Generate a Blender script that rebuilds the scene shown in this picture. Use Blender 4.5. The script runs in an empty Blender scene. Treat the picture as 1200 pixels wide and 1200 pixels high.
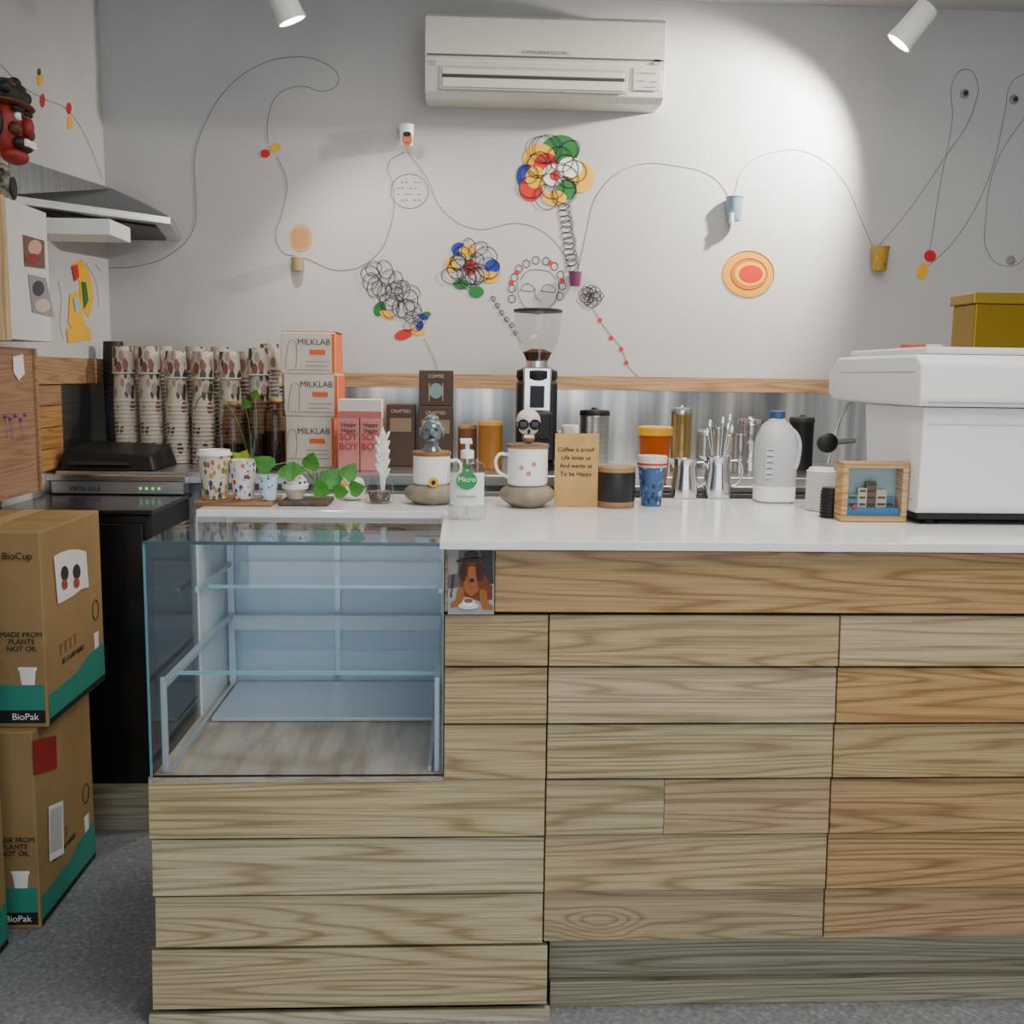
import bpy, math, random
from math import pi, sin, cos, radians
from mathutils import Vector, Matrix
random.seed(4)
S=bpy.context.scene; COL=S.collection
# ---------------------------------------------------------------- camera
FPX=1200.0
CAM=Vector((0,0,1.41))
R=(Matrix.Rotation(radians(-2.7),3,'Z')@Matrix.Rotation(pi/2-radians(7.6),3,'X')@Matrix.Rotation(radians(0.8),3,'Z'))
cd=bpy.data.cameras.new('camera'); co=bpy.data.objects.new('camera',cd); COL.objects.link(co)
co.matrix_world=Matrix.Translation(CAM)@R.to_4x4()
cd.sensor_width=36; cd.lens=36; cd.clip_start=.02
S.camera=co
FWD=R@Vector((0,0,-1))
# photo measurements -> points on the real planes of the room
def ray(u,v): return R@Vector(((u-600)/FPX,(600-v)/FPX,-1))
def W(u,v,Y):
    d=ray(u,v); return CAM+d*(Y/d.y)
def FZ(u,v,Z):
    d=ray(u,v); return CAM+d*((Z-CAM.z)/d.z)
def LX(u,v,X):
    d=ray(u,v); return CAM+d*(X/d.x)
def ppm(p): return FPX/((Vector(p)-CAM).dot(FWD))
def onY(Y): return lambda u,v: W(u,v,Y)
def onX(X): return lambda u,v: LX(u,v,X)
# ---------------------------------------------------------------- materials
def lin(h):
    if isinstance(h,(tuple,list)): return (h[0],h[1],h[2],1)
    h=h.lstrip('#'); o=[]
    for i in (0,2,4):
        c=int(h[i:i+2],16)/255; o.append(c/12.92 if c<=.04045 else ((c+.055)/1.055)**2.4)
    return (*o,1)
MC={}
def nm(name):
    m=bpy.data.materials.new(name); m.use_nodes=True
    nt=m.node_tree; return m,nt,nt.nodes['Principled BSDF'],nt.nodes,nt.links
def M(h,rough=.5,metal=0,trans=0,name=None,coat=0,emis=0):
    k=(h if isinstance(h,str) else tuple(h),rough,metal,trans,coat,emis)
    if k in MC: return MC[k]
    m,nt,b,N,Lk=nm(name or 'mat_'+str(h).strip('#'))
    b.inputs['Base Color'].default_value=lin(h); b.inputs['Roughness'].default_value=rough
    b.inputs['Metallic'].default_value=metal; b.inputs['Transmission Weight'].default_value=trans
    b.inputs['Coat Weight'].default_value=coat
    if emis:
        b.inputs['Emission Color'].default_value=lin(h); b.inputs['Emission Strength'].default_value=emis
    # subtle procedural roughness variation
    n=N.new('ShaderNodeTexNoise'); n.inputs['Scale'].default_value=35
    mr=N.new('ShaderNodeMapRange'); mr.inputs['To Min'].default_value=max(0,rough-.05); mr.inputs['To Max'].default_value=min(1,rough+.05)
    Lk.new(n.outputs['Fac'],mr.inputs['Value']); Lk.new(mr.outputs['Result'],b.inputs['Roughness'])
    MC[k]=m; return m
def glass(name,tint,f0=.04,rough=0.0):
    """thin clear sheet: tinted transmission + Schlick reflection"""
    m=bpy.data.materials.new(name); m.use_nodes=True; nt=m.node_tree; N=nt.nodes; Lk=nt.links
    N.remove(N['Principled BSDF']); out=N['Material Output']
    t=N.new('ShaderNodeBsdfTransparent'); t.inputs[0].default_value=(*tint,1)
    g=N.new('ShaderNodeBsdfGlossy'); g.inputs['Roughness'].default_value=rough
    lw=N.new('ShaderNodeLayerWeight'); lw.inputs['Blend'].default_value=.5
    pw=N.new('ShaderNodeMath'); pw.operation='POWER'; pw.inputs[1].default_value=5; Lk.new(lw.outputs['Facing'],pw.inputs[0])
    ma=N.new('ShaderNodeMath'); ma.operation='MULTIPLY_ADD'; ma.inputs[1].default_value=(1-f0)*.8; ma.inputs[2].default_value=f0; Lk.new(pw.outputs[0],ma.inputs[0])
    mx=N.new('ShaderNodeMixShader'); Lk.new(ma.outputs[0],mx.inputs[0]); Lk.new(t.outputs[0],mx.inputs[1]); Lk.new(g.outputs[0],mx.inputs[2])
    Lk.new(mx.outputs[0],out.inputs[0]); return m
def ramp(N,stops):
    r=N.new('ShaderNodeValToRGB'); e=r.color_ramp.elements
    e[0].position=stops[0][0]; e[0].color=lin(stops[0][1]); e[1].position=stops[-1][0]; e[1].color=lin(stops[-1][1])
    for p,c in stops[1:-1]:
        x=e.new(p); x.color=lin(c)
    return r
def wood(name,ca,cb,cd_,axis='X',ring=40,rough=.45,knots=True):
    m,nt,b,N,Lk=nm(name)
    def math_(op,a,b_=None,c=None):
        n=N.new('ShaderNodeMath'); n.operation=op
        for i,x in enumerate((a,b_,c)):
            if x is None: continue
            if isinstance(x,(int,float)): n.inputs[i].default_value=x
            else: Lk.new(x,n.inputs[i])
        return n.outputs[0]
    tc=N.new('ShaderNodeTexCoord'); oi=N.new('ShaderNodeObjectInfo')
    off=math_('MULTIPLY',oi.outputs['Random'],40)
    add=N.new('ShaderNodeVectorMath'); add.operation='ADD'; Lk.new(tc.outputs['Object'],add.inputs[0]); Lk.new(off,add.inputs[1])
    sc={'X':((.45,1,9),(5,30,300)),'Y':((1,.45,9),(30,5,300)),'Z':((9,1,.45),(300,30,5))}[axis]
    mp=N.new('ShaderNodeMapping'); mp.inputs['Scale'].default_value=sc[0]; Lk.new(add.outputs[0],mp.inputs[0])
    n=N.new('ShaderNodeTexNoise'); n.inputs['Scale'].default_value=1.0; n.inputs['Detail'].default_value=2.5; n.inputs['Roughness'].default_value=.4; n.inputs['Distortion'].default_value=.1
    Lk.new(mp.outputs[0],n.inputs['Vector'])
    val=n.outputs['Fac']
    if knots:
        km=N.new('ShaderNodeMapping'); km.inputs['Scale'].default_value={'X':(1,0,2.3),'Y':(0,1,2.3),'Z':(2.3,0,1)}[axis]; Lk.new(tc.outputs['Object'],km.inputs[0])
        ka=N.new('ShaderNodeVectorMath'); ka.operation='ADD'; Lk.new(km.outputs[0],ka.inputs[0]); Lk.new(off,ka.inputs[1])
        vo=N.new('ShaderNodeTexVoronoi'); vo.inputs['Scale'].default_value=1.0; Lk.new(ka.outputs[0],vo.inputs['Vector'])
        kr=N.new('ShaderNodeMapRange'); kr.interpolation_type='SMOOTHERSTEP'; kr.inputs['From Min'].default_value=0; kr.inputs['From Max'].default_value=.14; kr.inputs['To Min'].default_value=.18; kr.inputs['To Max'].default_value=0
        Lk.new(vo.outputs['Distance'],kr.inputs['Value']); val=math_('ADD',val,kr.outputs[0])
        kd=N.new('ShaderNodeMapRange'); kd.inputs['From Min'].default_value=.008; kd.inputs['From Max'].default_value=.05; kd.inputs['To Min'].default_value=.42; kd.inputs['To Max'].default_value=1
        Lk.new(vo.outputs['Distance'],kd.inputs['Value'])
    s=math_('SINE',math_('MULTIPLY',val,ring*3.3))
    h=N.new('ShaderNodeMapRange'); h.inputs['From Min'].default_value=-1; Lk.new(s,h.inputs['Value'])
    r=ramp(N,[(0,cd_),(.2,cb),(.75,ca),(1,ca)]); Lk.new(h.outputs[0],r.inputs[0])
    mp2=N.new('ShaderNodeMapping'); mp2.inputs['Scale'].default_value=sc[1]; Lk.new(add.outputs[0],mp2.inputs[0])
    n2=N.new('ShaderNodeTexNoise'); n2.inputs['Scale'].default_value=1.0; n2.inputs['Detail'].default_value=3; Lk.new(mp2.outputs[0],n2.inputs['Vector'])
    r2=ramp(N,[(.3,'#c4b6a4'),(.6,'#ffffff')]); Lk.new(n2.outputs['Fac'],r2.inputs[0])
    mx=N.new('ShaderNodeMixRGB'); mx.blend_type='MULTIPLY'; mx.inputs[0].default_value=.75; Lk.new(r.outputs[0],mx.inputs[1]); Lk.new(r2.outputs[0],mx.inputs[2])
    hs=N.new('ShaderNodeHueSaturation'); mr=N.new('ShaderNodeMapRange'); mr.inputs['To Min'].default_value=.82; mr.inputs['To Max'].default_value=1.07
    Lk.new(oi.outputs['Random'],mr.inputs['Value'])
    fr_=math_('FRACT',math_('MULTIPLY',oi.outputs['Random'],7.3)); sr=N.new('ShaderNodeMapRange'); sr.inputs['To Min'].default_value=.82; sr.inputs['To Max'].default_value=1.08; Lk.new(fr_,sr.inputs['Value']); Lk.new(sr.outputs[0],hs.inputs['Saturation'])
    vv=mr.outputs[0]
    if knots: vv=math_('MULTIPLY',vv,kd.outputs[0])
    Lk.new(vv,hs.inputs['Value']); Lk.new(mx.outputs[0],hs.inputs['Color'])
    Lk.new(hs.outputs[0],b.inputs['Base Color']); b.inputs['Roughness'].default_value=rough
    bp=N.new('ShaderNodeBump'); bp.inputs['Strength'].default_value=.12; bp.inputs['Distance'].default_value=.002; Lk.new(n2.outputs['Fac'],bp.inputs['Height']); Lk.new(bp.outputs[0],b.inputs['Normal'])
    return m
def noisy(name,stops,scale,rough=.6,detail=4,metal=0,bump=0,mapping=(1,1,1),vor=False):
    m,nt,b,N,Lk=nm(name); tc=N.new('ShaderNodeTexCoord'); mp=N.new('ShaderNodeMapping'); mp.inputs['Scale'].default_value=mapping
    Lk.new(tc.outputs['Object'],mp.inputs[0])
    if vor:
        n=N.new('ShaderNodeTexVoronoi'); n.inputs['Scale'].default_value=scale; o=n.outputs['Distance']
    else:
        n=N.new('ShaderNodeTexNoise'); n.inputs['Scale'].default_value=scale; n.inputs['Detail'].default_value=detail; o=n.outputs['Fac']
    Lk.new(mp.outputs[0],n.inputs['Vector'])
    r=ramp(N,stops); Lk.new(o,r.inputs[0]); Lk.new(r.outputs[0],b.inputs['Base Color'])
    b.inputs['Roughness'].default_value=rough; b.inputs['Metallic'].default_value=metal
    if bump:
        bp=N.new('ShaderNodeBump'); bp.inputs['Strength'].default_value=bump; bp.inputs['Distance'].default_value=.01; Lk.new(o,bp.inputs['Height']); Lk.new(bp.outputs[0],b.inputs['Normal'])
    return m
def patmat(name,base,cols,scale,dens=.45,mapping=(1,1,1),rad=.42):
    """printed random motif: voronoi cells coloured by a constant ramp"""
    m,nt,b,N,Lk=nm(name); tc=N.new('ShaderNodeTexCoord'); mp=N.new('ShaderNodeMapping'); mp.inputs['Scale'].default_value=mapping
    Lk.new(tc.outputs['Object'],mp.inputs[0])
    v=N.new('ShaderNodeTexVoronoi'); v.inputs['Scale'].default_value=scale; Lk.new(mp.outputs[0],v.inputs['Vector'])
    sep=N.new('ShaderNodeSeparateColor'); Lk.new(v.outputs['Color'],sep.inputs[0])
    r=N.new('ShaderNodeValToRGB'); r.color_ramp.interpolation='CONSTANT'; e=r.color_ramp.elements
    e[0].position=0; e[0].color=lin(base); e[1].position=1-dens; e[1].color=lin(cols[0])
    for i,c in enumerate(cols[1:]):
        x=e.new(1-dens+dens*(i+1)/len(cols)); x.color=lin(c)
    Lk.new(sep.outputs[0],r.inputs[0])
    lt=N.new('ShaderNodeMath'); lt.operation='LESS_THAN'; lt.inputs[1].default_value=rad; Lk.new(v.outputs['Distance'],lt.inputs[0])
    mx=N.new('ShaderNodeMixRGB'); mx.inputs[1].default_value=lin(base); Lk.new(lt.outputs[0],mx.inputs[0]); Lk.new(r.outputs[0],mx.inputs[2])
    Lk.new(mx.outputs[0],b.inputs['Base Color']); b.inputs['Roughness'].default_value=.45
    return m
# ---------------------------------------------------------------- mesh helpers
def G(name,loc=(0,0,0)):
    e=bpy.data.objects.new(name,None); e.empty_display_size=.05; e.location=loc; COL.objects.link(e); return e
def par(o,p):
    if p is not None:
        o.parent=p; o.matrix_parent_inverse=Matrix.Translation(-p.location)
    return o
def mk(name,verts,faces,mat,parent=None,smooth=False,loc=None,fm=None,bevel=0,split=True):
    vs=[Vector(v) for v in verts]
    if loc is None:
        loc=Vector([(min(v[i] for v in vs)+max(v[i] for v in vs))/2 for i in range(3)])
    loc=Vector(loc)
    me=bpy.data.meshes.new(name); me.from_pydata([v-loc for v in vs],[],faces)
    mats=mat if isinstance(mat,list) else [mat]
    for m in mats: me.materials.append(m)
    if fm:
        for p,i in zip(me.polygons,fm): p.material_index=i
    if smooth:
        for p in me.polygons: p.use_smooth=True
    me.update()
    o=bpy.data.objects.new(name,me); o.location=loc; COL.objects.link(o)
    if bevel:
        b=o.modifiers.new('bevel','BEVEL'); b.width=bevel; b.segments=2; b.limit_method='ANGLE'
    if smooth and split:
        e=o.modifiers.new('split','EDGE_SPLIT'); e.split_angle=radians(38)
    return par(o,parent)
BF=[(0,3,2,1),(4,5,6,7),(0,1,5,4),(1,2,6,5),(2,3,7,6),(3,0,4,7)]
def box(name,x0,x1,y0,y1,z0,z1,mat,parent=None,bevel=0):
    v=[(x0,y0,z0),(x1,y0,z0),(x1,y1,z0),(x0,y1,z0),(x0,y0,z1),(x1,y0,z1),(x1,y1,z1),(x0,y1,z1)]
    return mk(name,v,BF,mat,parent,bevel=bevel)
def hexa(name,bot,top,mat,parent=None,bevel=0):
    n=len(bot); v=list(bot)+list(top)
    f=[tuple(range(n-1,-1,-1)),tuple(range(n,2*n))]+[(i,(i+1)%n,n+(i+1)%n,n+i) for i in range(n)]
    return mk(name,v,f,mat,parent,bevel=bevel)
def boxpx(name,u0,u1,v0,v1,Y,dep,mat,parent=None,zb=None,bevel=0):
    um=(u0+u1)/2; vm=(v0+v1)/2
    x0=W(u0,vm,Y).x; x1=W(u1,vm,Y).x; z1=W(um,v0,Y).z; z0=W(um,v1,Y).z if zb is None else zb
    return box(name,x0,x1,Y,Y+dep,z0,z1,mat,parent,bevel)
def lathe(name,prof,loc,mat,parent=None,seg=36,fmi=None,rot=None,sx=1,sy=1):
    loc=Vector(loc); vs=[];fs=[];fm=[]
    for r,z in prof:
        for i in range(seg):
            a=2*pi*i/seg; vs.append(Vector((r*cos(a)*sx,r*sin(a)*sy,z)))
    for j in range(len(prof)-1):
        for i in range(seg):
            k=(i+1)%seg; fs.append((j*seg+i,j*seg+k,(j+1)*seg+k,(j+1)*seg+i)); fm.append(fmi[j] if fmi else 0)
    fs.append(tuple(range(seg-1,-1,-1))); fm.append(fmi[0] if fmi else 0)
    fs.append(tuple(range((len(prof)-1)*seg,len(prof)*seg))); fm.append(fmi[-1] if fmi else 0)
    if rot: vs=[rot@v for v in vs]
    return mk(name,[v+loc for v in vs],fs,mat,parent,smooth=True,loc=loc,fm=fm)
def ell(name,loc,r,mat,parent=None,seg=24,rings=14,rot=None):
    loc=Vector(loc); prof=[(max(1e-4,sin(pi*j/rings)),-cos(pi*j/rings)) for j in range(rings+1)]
    vs=[];fs=[]
    for a,z in prof:
        for i in range(seg):
            t=2*pi*i/seg; v=Vector((a*cos(t)*r[0],a*sin(t)*r[1],z*r[2])); vs.append((rot@v if rot else v)+loc)
    for j in range(rings):
        for i in range(seg):
            k=(i+1)%seg; fs.append((j*seg+i,j*seg+k,(j+1)*seg+k,(j+1)*seg+i))
    return mk(name,vs,fs,mat,parent,smooth=True,loc=loc,split=False)
def extX(name,prof,x0,x1,mat,parent=None,bevel=0):
    return hexa(name,[(x0,y,z) for y,z in prof],[(x1,y,z) for y,z in prof],mat,parent,bevel)
def tube(name,paths,r,mat,parent=None,closed=False,smooth=True):
    c=bpy.data.curves.new(name,'CURVE'); c.dimensions='3D'; c.bevel_depth=r; c.bevel_resolution=2; c.resolution_u=8
    org=Vector(paths[0][0])
    for p in paths:
        s=c.splines.new('BEZIER'); s.bezier_points.add(len(p)-1)
        for b,q in zip(s.bezier_points,p):
            b.co=Vector(q)-org; b.handle_left_type=b.handle_right_type='AUTO' if smooth else 'VECTOR'
        s.use_cyclic_u=closed
    o=bpy.data.objects.new(name,c); o.location=org; c.materials.append(mat); COL.objects.link(o); c.use_fill_caps=True
    return par(o,parent)
def poly(name,pts,fn,mat,parent=None):
    v=[fn(u,w) for u,w in pts]; return mk(name,v,[tuple(range(len(v)))],mat,parent)
def epts(u,v,ru,rv,n=28,rot=0,a0=0,a1=2*pi):
    o=[]
    for i in range(n):
        a=a0+(a1-a0)*i/n; x=ru*cos(a); y=rv*sin(a)
        o.append((u+x*cos(rot)-y*sin(rot), v+x*sin(rot)+y*cos(rot)))
    return o
def disc(name,u,v,ru,rv,fn,mat,parent=None,rot=0): return poly(name,epts(u,v,ru,rv,28,rot),fn,mat,parent)
def line(name,paths,fn,r,mat,parent=None,closed=False,smooth=True):
    return tube(name,[[fn(a,b) for a,b in p] for p in paths],r,mat,parent,closed,smooth)
def txt(name,s,p,size,mat,parent=None,rot=(pi/2,0,0),align='CENTER',ex=.0004):
    c=bpy.data.curves.new(name,'FONT'); c.body=s; c.size=size; c.align_x=align; c.align_y='CENTER'; c.extrude=ex
    o=bpy.data.objects.new(name,c); o.location=p; o.rotation_euler=rot; c.materials.append(mat); COL.objects.link(o)
    return par(o,parent)
def txtY(name,s,u,v,px,Y,mat,parent=None,align='CENTER'):
    p=W(u,v,Y); return txt(name,s,p,px*1.35/ppm(p),mat,parent,align=align)
def leaf(name,loc,size,yaw_,tilt,mat,parent):
    pts=[(0,0),(.28,-.06),(.48,.14),(.46,.42),(.25,.75),(0,1.05),(-.25,.75),(-.46,.42),(-.48,.14),(-.28,-.06)]
    Rm=Matrix.Rotation(yaw_,3,'Y')@Matrix.Rotation(tilt,3,'X')
    vs=[Rm@Vector((x*size,abs(x)*size*.25-.1*size*z*z,z*size))+Vector(loc) for x,z in pts]
    vs.append(Rm@Vector((0,.0,.4*size))+Vector(loc))
    return mk(name,vs,[(i,(i+1)%10,10) for i in range(10)],mat,parent,smooth=True,split=False)
def pane(name,pts,mat,parent): return mk(name,pts,[(0,1,2,3)],mat,parent)
# ---------------------------------------------------------------- palettes
WALLM=noisy('wall_paint',[(.3,'#b5b4b4'),(.7,'#bdbcbb')],3,.8,bump=.02)
WHITE=M('#e8e8e6',.4); PWHITE=M('#f2f1ee',.3); INK=M('#17161a',.7); PEN=M('#3a3838',.7); BLACK=M('#0d0d0f',.45); DKG=M('#2a2b2e',.5)
STEEL=noisy('brushed_steel',[(.3,'#b4b6b7'),(.7,'#d6d8d8')],3,.3,metal=1,mapping=(1,1,60))
SPLASH=noisy('splashback_sheet',[(.35,'#8e9396'),(.5,'#b9bcbc'),(.65,'#f0ece4')],2.2,.3,metal=1,mapping=(5,1,.3),detail=3)  # grey to pale vertical streaks are reflections painted into the colour
CHROME=M('#dcdedf',.15,1)
OAK=wood('oak','#bfa97e','#b39c70','#9b845a'); OAKW=wood('oak_warm','#ba9a69','#ae8c5b','#957347'); OAKL=wood('oak_pale','#c6b791','#baa981','#a08e66')  # left boards' cooler daylight and right boards' warmth put into these oak tones
OAKG=wood('oak_grey','#b3ad98','#a59f88','#8f8870'); OAKY=wood('oak_trim','#b68a52','#ab7e49','#98703e',knots=False)  # greyer oak tone for plinths, kicks and plain panels
OAKYY=wood('oak_side','#b68a52','#ab7e49','#98703e','Y',knots=False)
RED=M('#c41006',.5); YEL=M('#e8ac00',.5); GRN=M('#0c6e26',.5); BLU=M('#0a2a98',.5); ORG=M('#d86404',.5)
GLS=glass('clear_glass',(.95,.97,.975)); CASEG=glass('case_glass',(.90,.96,1.0),f0=.07); SHG=glass('shelf_glass',(.94,.98,.99),f0=.04); BRG=glass('brown_glass',(.6,.5,.4))
CARD=noisy('kraft_cardboard',[(.3,'#94784e'),(.7,'#a08355')],6,.8); TEAL=M('#2a8a78',.6)
H=1.0725; YC=2.1; YB=4.2; XL=-1.41; BZ=1.07
# ================================================================ ROOM
floorm=noisy('polished_concrete',[(.25,'#63686c'),(.45,'#7d8286'),(.58,'#868b8f'),(.75,'#a8acaf')],85,.32,detail=12)
box('floor',XL-.1,2.8,-2.5,YB+.1,-.1,0,floorm)
box('ceiling',XL-.1,2.8,-2.5,YB+.1,2.87,2.97,M('#b4b3b0',.9))
box('wall_back',XL-.1,2.8,YB,YB+.1,0,2.87,WALLM)
box('wall_left',XL-.1,XL,-2.5,YB,0,2.87,WALLM)
box('wall_right',2.7,2.8,-2.5,YB,0,2.87,WALLM)
box('splashback_steel',XL+.032,2.0,YB-.012,YB-.001,BZ,W(600,452,YB).z,SPLASH)
box('trim_1',XL+.035,1.95,YB-.03,YB-.013,W(700,457,YB).z,W(700,441,YB).z,OAKY)
g=G('side_oak_panelling',(XL,3.7,1.2))
box('rail',XL+.001,XL+.03,3.2,4.165,1.36,1.45,OAKYY,g)
for i in range(4): box('board_%d'%i,XL+.001,XL+.02,3.2,3.62,1.072+i*.072,1.142+i*.072,OAKYY,g,.002)
box('steel_sheet',XL+.001,XL+.01,3.63,4.18,BZ+.005,1.355,STEEL,g)
# ================================================================ MURAL
mu=G('wall_mural',(0,YB,2)); B=onY(YB-.0015); r=.0013
def B2(k): return onY(YB-.002-.0008*k)
line('drawn_lines',[
 [(128,314),(160,312),(200,298),(226,270),(229,225),(228,185),(240,145),(265,105),(300,78),(340,67),(378,73),(397,92),(385,106),(350,101),(325,112),(314,140),(314,168)],
 [(325,184),(336,212),(330,252),(323,275),(332,296),(346,300)],
 [(356,302),(400,317),(438,302),(457,268),(461,218),(455,192),(474,178)],
 [(478,178),(500,208),(518,245),(555,268),(610,262),(640,274),(662,300),(670,320)],
 [(677,320),(688,268),(700,228),(735,197),(795,195),(838,210),(855,232)],
 [(860,228),(872,196),(908,178),(950,180),(988,212),(1008,255),(1023,290)],
 [(1030,288),(1062,250),(1105,188),(1142,125),(1144,92),(1132,81),(1118,92),(1116,140),(1102,215),(1090,292)],
 [(1088,312),(1120,280),(1160,205),(1178,130),(1186,96),(1206,84)],
 [(1206,130),(1168,190),(1156,250),(1160,300),(1185,312),(1205,300)],
 [(497,396),(506,415),(514,436)],
 [(695,362),(712,388),(728,408),(737,430),(748,441)],
 [(576,346),(590,370),(600,385),(612,402)]],B,r*.62,PEN,mu)
def scrib(name,u,v,R0,n,pr,mat=INK,w=r,seed=1):
    rd=random.Random(seed); P=[]
    for i in range(n):
        a=2*pi*i/n+rd.uniform(-.2,.2); q=R0*rd.uniform(.45,1)
        P.append(epts(u+q*cos(a),v+q*sin(a),pr*rd.uniform(.7,1.2),pr*rd.uniform(.7,1.2),8,rd.uniform(0,3)))
    line(name,P,B2(4),w,mat,mu,True)
for i,(a,b,q,s,m) in enumerate([(657,176,22,18,GRN),(632,186,19,18,YEL),(616,207,11,15,BLU),(622,222,14,14,RED),(640,195,15,16,RED),(681,208,15,18,YEL),(664,222,12,12,GRN),(628,208,12,13,YEL),(650,232,14,9,YEL),(648,205,12,13,M('#e9e6e0',.6)),(668,196,14,12,M('#e9e6e0',.6)),(650,206,6,6,RED)]):
    disc('petal_%d'%i,a,b,q,s,B2(i*.25),m,mu)
scrib('scribble_big',650,203,32,15,14,seed=3)
P=[]
for i in range(40):
    t=i/39; P.append((661+10*t+8*cos(i*1.9),240+76*t+5*sin(i*1.9)))
line('spring_stem',[P],B2(1),r,INK,mu)
for i,(a,b,q,s,m) in enumerate([(538,292,9,8,BLU),(548,294,10,7,YEL),(577,312,9,8,BLU),(575,325,10,7,YEL),(540,333,9,6,GRN),(551,313,8,9,RED),(558,342,9,7,GRN),(529,310,7,9,YEL)]):
    disc('bloom_%d'%i,a,b,q,s,B2(i*.25),m,mu)
scrib('scribble_mid',551,313,25,15,11,seed=5,w=r*1.15)
line('dotted_stem',[epts(a,b,2.5,2.5,6) for a,b in [(578,350),(583,358),(588,366),(594,374),(600,381),(604,390)]],B2(1),r,INK,mu,True)
scrib('scribble_left',446,330,18,10,10,seed=8); scrib('scribble_left_low',470,352,17,10,11,seed=9); scrib('scribble_left_tip',487,375,8,5,8,seed=10,w=r*.8)
for i,(a,b,q,s,m,t) in enumerate([(445,362,7,9,GRN,.5),(453,369,9,4,YEL,.5),(473,392,11,6,RED,-.3),(490,388,8,5,YEL,0),(497,371,6,4,BLU,0),(500,368,5,3,GRN,0),(492,382,4,6,BLU,.4)]):
    disc('leafshape_%d'%i,a,b,q,s,B2(i*.2),m,mu,t)
scrib('scribble_right',693,347,9,9,7,seed=12)
for i,(a,b) in enumerate([(703,375),(716,396),(728,409),(734,425)]): disc('bead_%d'%i,a,b,2.6,2.6,B2(1),RED,mu)
line('face_curls',[epts(a,b,4,4.5,7) for a,b in [(600,350),(600,338),(603,325),(608,315),(617,309),(628,305),(640,306),(650,312),(657,322),(659,335),(656,347)]],B,r,INK,mu,True)
for i,(a,b) in enumerate([(599,331),(606,319),(645,308),(659,329)]): disc('curl_bead_%d'%i,a,b,3,3,B2(1),RED,mu)
line('face_lines',[[(610,340),(615,333),(623,334),(626,340),(618,341),(610,340)],[(634,341),(639,334),(647,335),(651,341),(643,342),(634,341)],[(627,338),(629,350),(633,352)],[(606,330),(610,352),(622,364),(630,368),(640,363),(652,350),(655,328)],[(610,328),(618,318),(632,316),(646,320),(652,328)]],B,r*.7,INK,mu)
disc('red_drop',311,180,5.5,5,B2(1),RED,mu); disc('yellow_drop',323,173,6,5,B2(1),YEL,mu,-.7)
disc('tan_balloon',353,279,13,16,B2(0),M('#c99a6c',.7),mu)
line('tan_hatch',[[(343+3*i,267+abs(i-3)),(345+2.6*i,292-abs(i-3))] for i in range(7)],B2(1),r*.8,M('#a5623a',.7),mu)
line('word_bubble',[epts(480,224,22,20,10)],B,r*.7,PEN,mu,True)
line('word_marks',[[(465+i*5,213+j*7),(468+i*5,214+j*7)] for i in range(6) for j in range(4) if (i+j)%3],B,r*.8,PEN,mu)
disc('target_gold',877,321,30,27,B2(0),M('#d89000',.7),mu); disc('target_orange',878,321,21,18,B2(1),M('#c86000',.7),mu); disc('target_yellow',879,321,18,14,B2(2),YEL,mu); disc('target_red',880,321,14,10.5,B2(3),RED,mu)
line('target_ring',[epts(877,321,30,27,12),epts(878,321,21,18,12)],B2(2),r*.7,M('#6a5008',.6),mu,True)
disc('red_leaf',1090,300,7,7,B2(1),RED,mu,.5); disc('yellow_leaf',1081,318,6,10,B2(1),YEL,mu,.3)
LW=onX(XL+.002)
disc('left_yellow',47,93,3,8,LW,YEL,mu); disc('left_red',50,118,3,8,LW,RED,mu); disc('left_red2',81,127,3,7,LW,RED,mu); disc('left_yellow2',82,144,3,8,LW,YEL,mu); disc('left_green',46,84,2,4,LW,GRN,mu)
line('left_lines',[[(0,75),(25,100),(50,115),(80,130),(100,160),(120,210)]],LW,r*.5,PEN,mu)
for i,(pp,m) in enumerate([([(85,310),(96,304),(106,322),(110,350),(104,372),(95,360),(93,330)],YEL),([(82,345),(92,340),(97,365),(100,385),(88,392),(80,378)],YEL),([(78,385),(104,383),(108,398),(80,402)],YEL),([(84,312),(91,310),(93,324),(88,330)],RED),([(96,330),(101,331),(104,352),(99,362)],GRN),([(86,350),(92,348),(95,362),(89,366)],M('#7db8d8',.6))]):
    poly('figure_%d'%i,pp,onX(XL+.002+.0007*i),m,mu)
line('figure_lines',[[(68,330),(72,350),(70,380),(74,398)],[(100,308),(112,330),(116,360)],[(112,310),(118,318)]],LW,r*.6,M('#4a8a5a',.6),mu)
def wallcup(u,v,w,h,mat,face=False):
    p=W(u,v+h/2,YB); s=ppm(p); rr=w/2/s; hh=h/s; g=G('wall_paper_cup',(p.x,YB-rr,p.z))
    lathe('body',[(rr*.74,0),(rr*.76,.002),(rr,hh*.96),(rr*1.06,hh*.97),(rr*1.06,hh),(rr*.95,hh),(rr*.72,.01)],(p.x,YB-rr-.004,p.z),mat,g,24)
    if face:
        disc('printed_face',u,v+1,6,9,onY(YB-2*rr-.006),M('#b06a4a',.6),g); disc('printed_mouth',u,v+5,3,1.5,onY(YB-2*rr-.007),RED,g); disc('printed_hair',u,v-5,5,3,onY(YB-2*rr-.007),INK,g)
wallcup(477,162,18,24,PWHITE,True); wallcup(350,311,15,15,M('#9a8a5a',.5))
wallcup(673,328,15,16,M('#6a2858',.5)); wallcup(857,247,20,27,M('#6f8ea0',.5)); wallcup(1026,305,20,27,patmat('cup_gold','#a88020',['#c89a30','#7a5a18','#b8862a'],60,.6))
p=W(857,262,YB-.06); lathe('wall_hook_white',[(.006,0),(.01,.006),(.008,.03),(.011,.04)],(p.x,p.y,p.z),PWHITE,None,12)
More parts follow.
